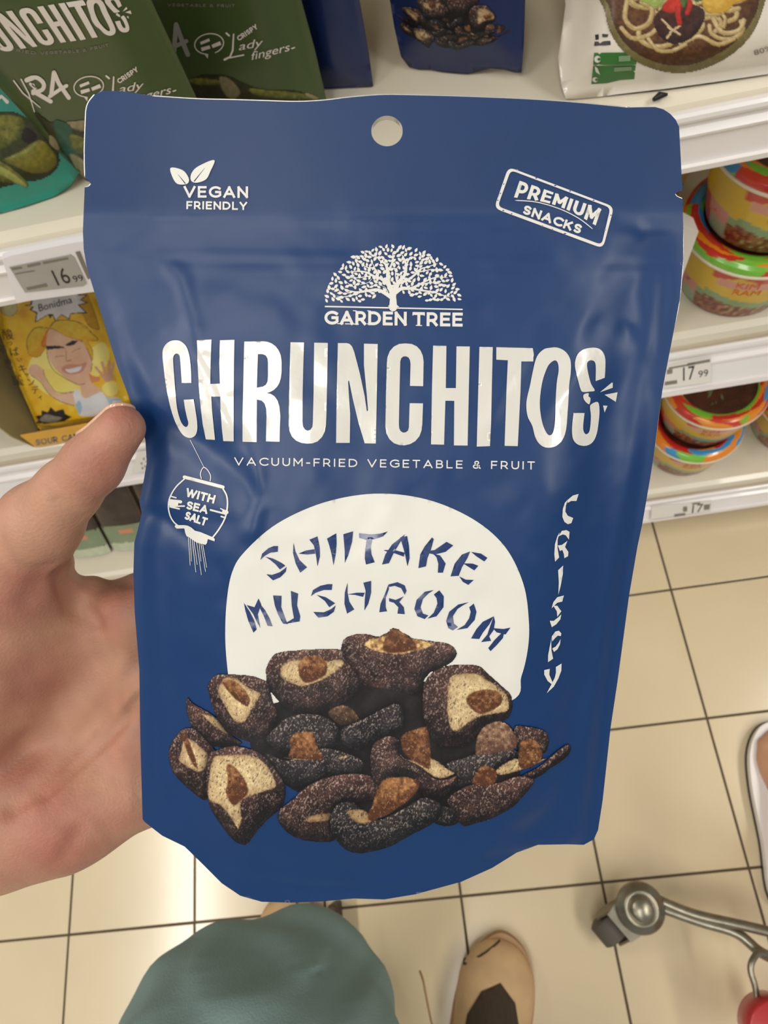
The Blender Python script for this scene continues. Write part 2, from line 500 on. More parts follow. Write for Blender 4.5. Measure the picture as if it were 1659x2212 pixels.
def relief(a, b):
    """height of the front sheet (m) above the pouch's middle plane at nominal plane coordinates"""
    le = a - interp_edge(_EL, b); re = interp_edge(_ER, b) - a
    e = np.minimum(le, re)
    side = sstep(e, 8, 260) * 0.8 + 0.2 * sstep(e, 8, 60)
    vert = sstep(b, 480, 1150) * (1 - 0.75 * sstep(b, 1650, 1960))
    h = 0.0085 * side * vert
    h = h + 0.0012 * np.sin((a - 200) / 420.0) * (1 - sstep(b, 300, 900))            # the stiff top bends a little
    fade = sstep(e, 0, 40)
    z1 = b - (468 + (a - 200) * 0.022); z2 = b - (545 + (a - 200) * 0.022)            # the press zip
    h = h + fade * (0.00013 * np.exp(-(z1 / 8) ** 2) + 0.00010 * np.exp(-(z2 / 9) ** 2) + 0.00005 * np.exp(-((b - 575 - (a - 200) * .02) / 6) ** 2))
    for pl, w, mm in CREASES:
        d, t = seg_d(a, b, pl)
        h = h + mm * 0.001 * np.exp(-(d / w) ** 2) * sstep(t, 0, 0.25) * (1 - sstep(t, 0.75, 1)) * 0.62 * (0.25 + 0.75 * fade)
    n = fbm(a / 170, b / 150, 3, 3) - 0.45
    h = h + 0.0016 * n * sstep(e, 5, 120) * sstep(b, 300, 600)
    n2 = fbm(a / 46 + b / 120, b / 60, 9, 2) - 0.4
    h = h + 0.00022 * n2 * sstep(b, 450, 700)
    return h
def surf_nom(a, b, off=0.0, back=False):
    d = ray(a, b); t = ((PO - CAM) @ PN) / (d @ PN)
    P = CAM + d * t[..., None]
    h = relief(a, b)
    if back: h = -0.0008 - np.maximum(h, 0) * 1.1 + np.minimum(h, 0)
    return P + PN * (h * 1.17 + off)[..., None]
def project(P):
    q = (P - CAM) @ RM.T
    return q[..., 0] / q[..., 2] * F_ + W_ / 2, q[..., 1] / q[..., 2] * F_ + H_ / 2
def on_pouch(xy, off=0.0):
    """3D points of the pouch front that show at these places of the print"""
    xy = np.asarray(xy, float); a = xy[:, 0].copy(); b = xy[:, 1].copy()
    for _ in range(7):
        x, y = project(surf_nom(a, b)); a += xy[:, 0] - x; b += xy[:, 1] - y
    return surf_nom(a, b, off), a, b

def foil_mat():
    m = mat('blue_pouch_film', (9, 50, 98), rough=0.4, spec=0.38, coat=0.1, coat_rough=0.25, var=0.03, var_scale=60)
    nt = m.node_tree; b = nt.nodes['Principled BSDF']
    # embossed cross-hatch of the heat seal: height from a mesh attribute that marks the seal zone
    tc = nt.nodes.new('ShaderNodeAttribute'); tc.attribute_name = 'seal'
    uv = nt.nodes.new('ShaderNodeAttribute'); uv.attribute_name = 'puv'
    w1 = nt.nodes.new('ShaderNodeTexWave'); w1.inputs['Scale'].default_value = 26; w1.bands_direction = 'X'
    w2 = nt.nodes.new('ShaderNodeTexWave'); w2.inputs['Scale'].default_value = 26; w2.bands_direction = 'Y'
    nt.links.new(uv.outputs['Vector'], w1.inputs['Vector']); nt.links.new(uv.outputs['Vector'], w2.inputs['Vector'])
    mu = nt.nodes.new('ShaderNodeMath'); mu.operation = 'MULTIPLY'
    nt.links.new(w1.outputs['Fac'], mu.inputs[0]); nt.links.new(w2.outputs['Fac'], mu.inputs[1])
    m2 = nt.nodes.new('ShaderNodeMath'); m2.operation = 'MULTIPLY'
    nt.links.new(mu.outputs[0], m2.inputs[0]); nt.links.new(tc.outputs['Fac'], m2.inputs[1])
    bp = nt.nodes.new('ShaderNodeBump'); bp.inputs['Strength'].default_value = 0.35; bp.inputs['Distance'].default_value = 0.0004
    nt.links.new(m2.outputs[0], bp.inputs['Height']); nt.links.new(bp.outputs[0], b.inputs['Normal'])
    return m
M_film = foil_mat()
M_foilin = mat('silver_foil_edge', (225, 222, 214), rough=0.25, metal=0.6)
M_gloss = mat('gloss_cream_print', (212, 208, 198), rough=0.28, spec=0.6, coat=0.9, coat_rough=0.06, bump=0.35, bump_scale=130, var=0.02, var_scale=40)
M_matte = mat('cream_print', (218, 215, 205), rough=0.45, spec=0.4, coat=0.2, coat_rough=0.2, var=0.02, var_scale=40)
M_blueink = mat('gloss_blue_print', (20, 48, 100), rough=0.25, coat=0.8, coat_rough=0.07, bump=0.3, bump_scale=160)

pouch = thing('snack_pouch', 'dark blue stand-up snack pouch with white lettering held up in the hand', 'pouch')
hole = [(836 + 34 * math.cos(t), 283 + 33 * math.sin(t)) for t in np.linspace(0, 2 * math.pi, 40, endpoint=False)]
V2, T2 = fill2d([OUTLINE, hole], 8.5)
P3, na, nb = on_pouch(V2)
T2 = T2[:, ::-1] if np.cross(P3[T2[0, 1]] - P3[T2[0, 0]], P3[T2[0, 2]] - P3[T2[0, 0]]) @ PN < 0 else T2
front = obj('front_panel', P3, T2, M_film, pouch, True)
a_ = front.data.attributes.new('seal', 'FLOAT', 'POINT'); a_.data.foreach_set('value', (1 - sstep(nb, 430, 470)) * (1 - 0.75 * sstep(np.hypot(na - 190, nb - 230), 60, 500)))
a_ = front.data.attributes.new('puv', 'FLOAT_VECTOR', 'POINT'); a_.data.foreach_set('vector', np.stack([na / 45, nb / 45, nb * 0], 1).ravel())
obj('back_panel', surf_nom(na, nb, 0, True), T2[:, ::-1], M_film, pouch, True)
def rim(loop, nm, m_):
    L = []
    for i in range(len(loop)):
        a, b = np.array(loop[i], float), np.array(loop[(i + 1) % len(loop)], float); k = max(1, int(np.hypot(*(b - a)) / 8))
        L += [a + (b - a) * j / k for j in range(k)]
    L = np.array(L); A, a1, b1 = on_pouch(L); B = surf_nom(a1, b1, 0, True); n = len(L)
    obj(nm, np.concatenate([A, B]), [[i, (i + 1) % n, n + (i + 1) % n, n + i] for i in range(n)], m_, pouch, False)
rim(OUTLINE, 'seal_edge', M_film); rim(hole, 'hole_edge', M_foilin)
# cut edge of the film, where the white core of the laminate shows
for pl, r in ((OUT_T[1:], 0.00016), (OUT_L[25:31], 0.00018), ([(1474, 429), (1463, 424), (1459, 419)], 0.00014), (OUT_L[21:24], 0.00014), (OUT_R[11:19], 0.0001)):
    L = spline(pl, 6); A, _, _ = on_pouch(L, -0.0001)
    v, f = tube(A, r, 6); obj('cut_edge', v, f, M_foilin, pouch, True)

def ink(name, loops, m_, off=0.0002, step=9, label=None, parts=None):
    """printed shapes (given in print coordinates) laid on the pouch front; several polygons become one mesh"""
    L = []
    for lp in (parts if parts is not None else [loops]):
        v, t = fill2d(lp, step)
        if len(t): L.append((v, t))
    V = np.concatenate([v for v, _ in L]); n = 0; T = []
    for v, t in L: T.append(t + n); n += len(v)
    T = np.concatenate(T); P, _, _ = on_pouch(V, off)
    nr = np.einsum('ij,j->i', np.cross(P[T[:, 1]] - P[T[:, 0]], P[T[:, 2]] - P[T[:, 0]]), PN)
    T[nr < 0] = T[nr < 0][:, ::-1]
    o = obj(name, P, T, m_, pouch, True)
    if label: o['label'] = label
    return o


def _arc(cx, cy, rx, ry, a0, a1, n=10):
    return [(cx + rx * math.cos(math.radians(a)), cy + ry * math.sin(math.radians(a))) for a in np.linspace(a0, a1, n)]
STROKES = {   # monoline capitals, height 1: (width, strokes)
 'A': (.84, [[(0, 0), (.42, 1)], [(.84, 0), (.42, 1)], [(.17, .30), (.67, .30)]]), 'B': (.62, [[(.0, 0), (.0, 1)], [(0, 1), (.35, 1)] + _arc(.35, .76, .22, .24, 90, -90) + [(0, .52)], [(0, .52), (.37, .52)] + _arc(.37, .26, .25, .26, 90, -90) + [(0, 0)]]),
 'C': (.78, [_arc(.5, .5, .5, .5, 48, 312, 18)]), 'D': (.78, [[(0, 0), (0, 1)], [(0, 1), (.3, 1)] + _arc(.3, .5, .48, .5, 90, -90, 14) + [(0, 0)]]),
 'E': (.56, [[(0, 0), (0, 1)], [(0, 1), (.56, 1)], [(0, .52), (.5, .52)], [(0, 0), (.56, 0)]]), 'F': (.54, [[(0, 0), (0, 1)], [(0, 1), (.54, 1)], [(0, .48), (.48, .48)]]),
 'G': (.86, [_arc(.5, .5, .5, .5, 48, 330, 18) + [(.88, .2), (.88, .5)], [(.55, .5), (.88, .5)]]), 'H': (.7, [[(0, 0), (0, 1)], [(.7, 0), (.7, 1)], [(0, .52), (.7, .52)]]), 'I': (.02, [[(0, 0), (0, 1)]]),
 'K': (.68, [[(0, 0), (0, 1)], [(.62, 1), (.05, .38)], [(.25, .58), (.68, 0)]]), 'L': (.52, [[(0, 1), (0, 0)], [(0, 0), (.52, 0)]]),
 'M': (.84, [[(0, 0), (0, 1)], [(.84, 0), (.84, 1)], [(0, 1), (.42, .3)], [(.84, 1), (.42, .3)]]), 'N': (.72, [[(0, 0), (0, 1)], [(.72, 0), (.72, 1)], [(0, 1), (.72, 0)]]),
 'O': (1.0, [_arc(.5, .5, .5, .5, 90, 451, 26)]), 'P': (.6, [[(0, 0), (0, 1)], [(0, 1), (.32, 1)] + _arc(.32, .69, .28, .31, 90, -90) + [(0, .38)]]),
 'R': (.64, [[(0, 0), (0, 1)], [(0, 1), (.32, 1)] + _arc(.32, .69, .28, .31, 90, -90) + [(0, .38)], [(.34, .38), (.62, 0)]]),
 'S': (.6, [_arc(.31, .75, .28, .25, 30, 270, 12) + _arc(.31, .25, .29, .25, 90, -140, 12)]), 'T': (.66, [[(0, 1), (.66, 1)], [(.33, 0), (.33, 1)]]),
 'U': (.68, [[(0, 1), (0, .36)] + _arc(.34, .36, .34, .36, 180, 360, 12) + [(.68, 1)]]), 'V': (.84, [[(0, 1), (.42, 0)], [(.84, 1), (.42, 0)]]),
 'W': (1.2, [[(0, 1), (.32, 0)], [(.32, 0), (.6, .95)], [(.6, .95), (.88, 0)], [(.88, 0), (1.2, 1)]]), 'Y': (.74, [[(0, 1), (.37, .42)], [(.74, 1), (.37, .42)], [(.37, 0), (.37, .45)]]),
 '-': (.3, [[(0, .4), (.3, .4)]]), ' ': (.22, []),
 '&': (.74, [[(.72, 0), (.2, .62)] + _arc(.36, .78, .2, .2, 215, -40, 10) + [(.5, .62), (.2, .45)] + _arc(.27, .23, .26, .23, 120, 330, 10) + [(.62, .35)]])}
def lettering(s, p0, p1, h, w, gap=0.2, down=True):
    """monoline capitals from p0 to p1 on the baseline; returns polygons (one loop list per stroke)"""
    p0 = np.array(p0, float); p1 = np.array(p1, float); tot = sum(STROKES[c][0] + gap + w for c in s) - gap
    d = (p1 - p0) / tot; n = np.array([d[1], -d[0]]); n = n / np.hypot(*n) * h
    if not down: n = -n
    ax = np.hypot(*d); ratio = ax / h; out = []; x = w / 2
    for c in s:
        wd, st = STROKES[c]
        for pl in st:
            P = np.array(pl, float); P[:, 1] = w / 2 + P[:, 1] * (1 - w); P[:, 0] *= 1.0
            Q = np.stack([(x + P[:, 0]) * ax, P[:, 1] * h], 1)
            Wd = w * h; e = Wd / 2 * 0.98
            t0 = Q[0] - Q[1]; t0 /= np.hypot(*t0); t1 = Q[-1] - Q[-2]; t1 /= np.hypot(*t1); Q[0] = Q[0] + t0 * e; Q[-1] = Q[-1] + t1 * e
            o = stroke(Q, Wd, False)
            out.append([p0 + o[:, :1] * (d / ax) + o[:, 1:] * (n / h)])
        x += wd + gap + w
    return out

def cvt(ox, oy, s): return lambda pts: [(ox + x / s, oy + y / s) for x, y in pts]
c4 = cvt(330, 720, 3.13); c5 = cvt(830, 720, 3.13)
def rnd(p, k=5): return spline(p, k, True)
BIG = {
 'C': [rnd(c4([(262, 330), (258, 230), (248, 150), (228, 90), (195, 57), (155, 47), (112, 57), (80, 88), (67, 135), (75, 230), (87, 330), (105, 430), (125, 515), (150, 590), (182, 655), (215, 694), (255, 707), (288, 690), (302, 650), (300, 590), (290, 520), (278, 450), (270, 446), (214, 449), (212, 455), (220, 510), (233, 570), (242, 608), (230, 632), (208, 622), (185, 580), (165, 500), (155, 400), (147, 300), (140, 200), (141, 158), (158, 137), (178, 144), (186, 170), (192, 250), (198, 328), (202, 334), (256, 334)]), 3)],
 'H': [c4([(300, 47), (398, 42), (392, 200), (390, 342), (455, 340), (451, 200), (455, 47), (553, 44), (550, 200), (548, 450), (548, 730), (478, 728), (468, 640), (460, 520), (457, 427), (397, 427), (402, 520), (410, 600), (422, 720), (360, 716), (340, 620), (325, 500), (312, 350), (304, 200)])],
 'R': [c4([(620, 56), (745, 54), (775, 57), (805, 68), (832, 88), (852, 115), (866, 148), (872, 190), (872, 260), (867, 300), (857, 335), (842, 360), (820, 382), (795, 396), (772, 403), (800, 410), (825, 426), (845, 455), (857, 495), (863, 560), (860, 640), (858, 732), (766, 730), (768, 640), (770, 560), (768, 510), (757, 475), (738, 455), (705, 447), (704, 600), (703, 735), (608, 732), (608, 560), (612, 400), (616, 200)]),
       c4([(712, 140), (745, 141), (765, 150), (777, 170), (780, 200), (780, 290), (777, 325), (765, 348), (745, 360), (705, 367), (708, 250)])],
 'U': [c4([(932, 60), (1023, 62), (1018, 230), (1014, 400), (1013, 600), (1017, 630), (1030, 650), (1048, 658), (1066, 652), (1080, 632), (1083, 600), (1088, 400), (1092, 63), (1184, 65), (1180, 300), (1174, 560), (1171, 620), (1163, 665), (1145, 700), (1115, 730), (1080, 743), (1045, 745), (1005, 740), (970, 725), (942, 698), (925, 660), (920, 620), (921, 500), (925, 300)])],
 'N': [c4([(1252, 66), (1310, 66), (1330, 71), (1347, 88), (1362, 125), (1400, 270), (1432, 420), (1447, 522), (1451, 527), (1456, 520), (1446, 400), (1428, 215), (1428, 70), (1521, 72), (1515, 400), (1508, 744), (1433, 743), (1390, 600), (1352, 440), (1328, 322), (1324, 319), (1321, 326), (1327, 430), (1335, 545), (1332, 740), (1240, 740), (1244, 400)])],
 'C2': [c5([(263, 357), (266, 190), (260, 150), (245, 115), (220, 88), (185, 72), (143, 68), (100, 72), (65, 90), (38, 120), (22, 160), (18, 200), (12, 400), (8, 630), (14, 675), (35, 715), (65, 742), (100, 754), (135, 757), (175, 748), (210, 728), (238, 695), (252, 655), (257, 615), (262, 473), (172, 472), (169, 560), (167, 635), (160, 658), (145, 669), (128, 671), (110, 660), (101, 640), (99, 610), (103, 400), (108, 190), (115, 168), (128, 157), (145, 155), (163, 162), (173, 178), (178, 205), (174, 355)])],
 'H2': [c5([(330, 83), (420, 85), (416, 370), (484, 370), (488, 88), (578, 89), (571, 400), (563, 758), (471, 757), (473, 456), (413, 455), (404, 752), (316, 750), (322, 400)])],
 'I': [c5([(643, 91), (733, 93), (726, 400), (722, 600), (714, 762), (625, 765), (632, 500)])],
 'T': [c5([(757, 94), (1003, 100), (1010, 140), (1006, 190), (926, 190), (920, 400), (902, 762), (813, 760), (825, 400), (835, 182), (757, 178)])],
 'O': [rnd(c5([(1075, 110), (1120, 98), (1172, 97), (1225, 125), (1257, 180), (1260, 260), (1249, 350), (1244, 450), (1238, 540), (1228, 650), (1203, 720), (1155, 763), (1095, 772), (1050, 748), (1020, 700), (1000, 625), (970, 565), (960, 500), (964, 440), (985, 350), (1003, 260), (1030, 160)])),
       rnd(c5([(1150, 183), (1172, 200), (1178, 250), (1166, 330), (1158, 450), (1156, 550), (1150, 630), (1135, 678), (1112, 688), (1090, 662), (1068, 605), (1053, 520), (1052, 440), (1065, 340), (1085, 270), (1112, 212)]))],
 'S': [rnd(c5([(1430, 322), (1440, 318), (1482, 303), (1490, 290), (1494, 190), (1483, 138), (1453, 105), (1405, 97), (1350, 108), (1307, 140), (1288, 200), (1295, 260), (1310, 320), (1328, 382), (1345, 396), (1390, 393), (1422, 386), (1397, 342), (1380, 280), (1369, 215), (1377, 190), (1400, 182), (1422, 194), (1429, 230), (1428, 310)]), 3)],
 'S2': [rnd(c5([(1345, 435), (1350, 412), (1380, 405), (1380, 425), (1393, 440), (1385, 478), (1360, 462)]))],
 'S3': [rnd(c5([(1390, 500), (1400, 478), (1443, 464), (1454, 520), (1448, 600), (1435, 680), (1408, 735), (1365, 759), (1312, 753), (1277, 718), (1268, 650), (1278, 545), (1285, 539), (1348, 539), (1352, 545), (1345, 605), (1345, 655), (1360, 681), (1380, 672), (1390, 640), (1396, 560)]), 3)],
 'k1': [c5([(1457, 398), (1538, 332), (1544, 335), (1543, 368)])], 'k2': [c5([(1488, 415), (1576, 398), (1564, 463)])], 'k3': [c5([(1478, 487), (1508, 490), (1488, 535)])],
}
for key in ('C', 'H', 'R', 'U', 'N', 'C2', 'H2', 'I', 'T', 'O'):
    ink('printed_letter', BIG[key], M_gloss)
ink('printed_letter', None, M_gloss, parts=[BIG['S'], BIG['S2'], BIG['S3']])
ink('printed_sparks', None, M_gloss, parts=[BIG['k1'], BIG['k2'], BIG['k3']])

def glyphs(s, p0, p1, h, **k):
    return [text_fit(s, p0, p1, h, **k)]
ink('printed_tagline', None, M_matte, step=20, parts=lettering('VACUUM-FRIED VEGETABLE & FRUIT', (506, 1005), (1155, 1014), 17.5, 0.15, gap=0.34))
# vegan mark
ink('printed_vegan_mark', None, M_matte, parts=lettering('VEGAN', (397, 427), (536, 428), 25, 0.2) + lettering('FRIENDLY', (403, 452), (534, 454), 17.5, 0.21) + [
        [spline([(369, 363), (395, 368), (408, 385), (405, 397), (385, 398), (374, 385)], 5, True), stroke([(385, 377), (401, 397)], [0.6, 2.4], False)],
    [spline([(463, 346), (428, 360), (414, 375), (413, 390), (425, 395), (445, 388), (455, 370)], 5, True), stroke([(443, 363), (420, 392)], [0.6, 2.6], False)]])
# stamp
def bow(parts, p0, p1, h, amt):
    """raise the feet of the middle letters so that the word sits on an arc"""
    p0 = np.array(p0, float); d = np.array(p1, float) - p0; L = np.hypot(*d); d /= L; n = np.array([d[1], -d[0]]); out = []
    for lp in parts:
        q = []
        for l in lp:
            t = (l - p0) @ d / L; s_ = (l - p0) @ n / h; q.append(l + n * (amt * np.sin(np.pi * np.clip(t, 0, 1)) * (1 - s_))[:, None])
        out.append(q)
    return out
def stamp_frame():
    c = [(1101, 363), (1325, 450), (1300, 535), (1070, 448)]
    def rr(c, r):
        out = []; c = [np.array(p, float) for p in c]
        for i in range(4):
            p = c[i]; a = c[i - 1] - p; b = c[(i + 1) % 4] - p; a /= np.hypot(*a); b /= np.hypot(*b)
            for t in np.linspace(0, 1, 6): out.append((1 - t) ** 2 * (p + a * r) + 2 * t * (1 - t) * p + t * t * (p + b * r))
        return np.array(out)
    o = rr([(1098, 361), (1326, 447), (1302, 537), (1067, 450)], 15); cen = o.mean(0)
    i = rr([(1103, 368), (1318, 449), (1299, 529), (1075, 446)], 11)
    nick = [[(x + 1.6 * math.cos(t) * sx, y + 1.3 * math.sin(t)) for t in np.linspace(0, 6.28, 6, endpoint=False)] for x, y, sx in ((1117, 368, 1), (1158, 385, 1.6), (1199, 401, 2), (1088, 398, 1), (1081, 418, 1), (1075, 433, 1), (1087, 455, 1.5), (1105, 462, 1), (1171, 488, 1), (1193, 496, 1), (1319, 465, 1), (1307, 497, 1), (1282, 433, 1.6), (1220, 505, 2), (1231, 413, 1.5))]
    return [o, i] + nick
ink('printed_stamp', None, M_matte, step=14, parts=[stamp_frame()] + bow(lettering('PREMIUM', (1111, 427), (1285, 487), 38, 0.2, gap=0.27), (1111, 427), (1285, 487), 38, 13) + lettering('SNACKS', (1127, 461), (1252, 506), 20, 0.25, gap=0.16) + [
    [stroke(spline([(1112, 433), (1160, 437), (1210, 452), (1250, 472), (1280, 495)], 5), [0.6] + [2.0] * 19 + [0.5], False)]])
# tree emblem
def tree_parts():
    q = cvt(680, 500, 4.879); parts = []
    br = [([(825, 800), (825, 700), (815, 640), (780, 560), (770, 480), (765, 400), (740, 340), (690, 310), (660, 280)], [95, 72, 66, 52, 42, 36, 26, 14, 6]),
          ([(768, 420), (800, 370), (822, 300), (820, 230)], [30, 24, 18, 8]),
          ([(828, 690), (850, 600), (890, 530), (940, 470), (962, 400), (955, 320), (920, 250)], [60, 56, 46, 36, 28, 22, 8]),
          ([(962, 370), (985, 310), (1015, 280)], [20, 14, 6]),
          ([(900, 540), (980, 510), (1050, 460), (1110, 400), (1200, 370), (1290, 340)], [34, 30, 24, 18, 12, 5]),
          ([(1070, 440), (1085, 380), (1110, 340)], [18, 12, 5]), ([(1080, 430), (1160, 415), (1240, 400), (1330, 410)], [16, 12, 9, 4]),
          ([(855, 640), (920, 600), (1010, 600), (1100, 560), (1200, 510), (1300, 480), (1400, 490)], [50, 40, 32, 24, 18, 12, 4]),
          ([(1010, 600), (1120, 620), (1250, 640), (1340, 670), (1430, 690)], [24, 22, 18, 12, 5]), ([(1120, 560), (1230, 540), (1340, 560)], [16, 10, 4]),
          ([(800, 690), (740, 650), (660, 615), (560, 625), (460, 640), (380, 630), (300, 600)], [50, 44, 34, 28, 22, 14, 5]),
          ([(500, 632), (400, 670), (300, 690), (230, 680)], [20, 15, 9, 4]), ([(380, 640), (300, 650), (220, 590)], [12, 8, 4]),
          ([(780, 560), (700, 500), (620, 470), (540, 430), (450, 420), (350, 430)], [40, 32, 26, 20, 14, 5]),
          ([(665, 490), (655, 430), (620, 390), (560, 380), (500, 350), (440, 290)], [24, 22, 18, 12, 8, 4]), ([(600, 465), (520, 480), (430, 490), (360, 490)], [14, 11, 8, 4]),
          ([(860, 520), (850, 450), (860, 400), (890, 350)], [14, 12, 10, 5]), ([(740, 350), (735, 310)], [10, 6]), ([(640, 400), (610, 340), (600, 310)], [10, 7, 4]),
          ([(770, 640), (740, 590), (700, 570)], [10, 7, 4]), ([(480, 560), (560, 540), (600, 500)], [6, 6, 4]), ([(430, 600), (370, 560), (320, 520)], [10, 7, 4])]
    for p, w in br:
        n = 4; P = spline(p, n); Wd = np.interp(np.linspace(0, len(w) - 1, len(P)), range(len(w)), w) * 0.9
        parts.append([np.array(q(stroke(P, Wd, True).tolist()))])
    parts.append([q([(770, 790), (795, 765), (800, 740), (850, 740), (860, 770), (890, 795), (830, 805)])])
    parts.append([q([(107, 783), (1557, 815), (1557, 829), (107, 798)])])
    rs = np.random.RandomState(5); pts = []
    for _ in range(9000):
        x = rs.uniform(105, 1560); y = rs.uniform(140, 735)
        cx = 832
        e = ((x - cx) / 715) ** 2 + ((y - (738 + (x - 832) * 0.012)) / 590) ** 2
        if e > 0.985: continue
        if abs(x - 825) < 190 and y > 640: continue
        if y > 690 and (520 < x < 1180): continue
        if any((x - a) ** 2 + (y - b) ** 2 < 37 ** 2 for a, b in pts): continue
        pts.append((x, y))
    for x, y in pts:
        ang = math.atan2(y - 760, x - 830) + rs.uniform(-1.25, 1.25)
        L = rs.uniform(46, 62); w = L * rs.uniform(0.5, 0.62)
        c, s = math.cos(ang), math.sin(ang)
        prof = [(-.5, 0), (-.32, .36), (-.05, .5), (.2, .36), (.5, 0), (.2, -.36), (-.05, -.5), (-.32, -.36)]
        parts.append([q([(x + (a * L) * c - (b * w) * s, y + (a * L) * s + (b * w) * c) for a, b in prof])])
    return parts
ink('printed_tree', None, M_matte, parts=tree_parts(), step=40)
def serifs():
    q = cvt(680, 500, 4.879); return q
ink('printed_name', None, M_matte, step=30, parts=lettering('GARDEN', (701, 701), (878, 703.5), 30, 0.21, gap=.16) + lettering('TREE', (892, 704), (999, 705.5), 30, 0.21, gap=.16) +
    [[cvt(680, 500, 4.879)(p)] for p in ([(240, 965), (305, 968), (305, 978), (235, 975)], [(320, 968), (385, 970), (385, 980), (320, 978)], [(400, 830), (440, 832), (440, 842), (405, 840)], [(398, 970), (465, 972), (465, 982), (398, 980)], [(1030, 850), (1040, 850), (1040, 885), (1028, 885)], [(1148, 852), (1160, 852), (1160, 888), (1148, 888)], [(1065, 985), (1130, 987), (1130, 997), (1065, 995)], [(552, 832), (590, 834), (590, 842), (556, 841)], [(552, 968), (590, 970), (590, 980), (552, 978)])])
# lantern
def lantern():
    q = cvt(330, 950, 5.027); P = []
    P.append([q(stroke([(408, 0), (560, 300)], 5, False).tolist())])
    P.append([q(stroke(spline([(530, 420), (520, 370), (535, 320), (560, 298), (600, 330), (630, 390), (625, 445)], 6), 9).tolist())])
    P.append([q(stroke([(345, 403), (765, 512)], 36).tolist())])
    P.append([q(stroke(spline([(345, 425), (255, 510), (190, 620), (172, 720), (190, 820), (230, 890), (275, 930)], 6), 15).tolist())])
    P.append([q(stroke(spline([(765, 530), (805, 610), (812, 720), (785, 850), (720, 970), (655, 1055)], 6), 17).tolist())])
    for a, b, w in (((200, 612), (255, 628), 14), ((190, 660), (305, 672), 34), ((185, 690), (260, 695), 40), ((200, 720), (345, 718), 16), ((190, 725), (290, 748), 17), ((190, 700), (230, 720), 30),
                    ((630, 760), (800, 805), 20), ((738, 745), (805, 775), 12), ((775, 775), (805, 785), 40), ((745, 830), (790, 845), 17)):
        P.append([q(stroke([a, b], w).tolist())])
    P.append([q([(245, 925), (340, 925), (380, 930), (420, 950), (460, 985), (520, 1000), (660, 1058), (676, 1075), (672, 1100), (600, 1075), (590, 1120), (575, 1138), (480, 1115), (400, 1060), (370, 1045), (355, 1010), (345, 960), (262, 962), (242, 945)])])
    for x0, y0, x1, y1 in ((390, 1060, 408, 1362), (410, 1065, 422, 1318), (430, 1075, 470, 1435), (450, 1095, 485, 1355), (478, 1105, 530, 1465), (505, 1115, 525, 1318), (525, 1125, 575, 1430), (545, 1135, 588, 1385)):
        P.append([q(stroke([(x0, y0), (x1, y1)], [7, 5], False).tolist())])
    P += lettering('WITH', q([(352, 610)])[0], q([(664, 692)])[0], 18.5, 0.24, gap=.12)
    P += lettering('SEA', q([(360, 748)])[0], q([(590, 806)])[0], 18, 0.24, gap=.12)
    P += lettering('SALT', q([(343, 858)])[0], q([(572, 935)])[0], 18, 0.24, gap=.12)
    return P
ink('printed_lantern', None, M_matte, parts=lantern(), step=16)
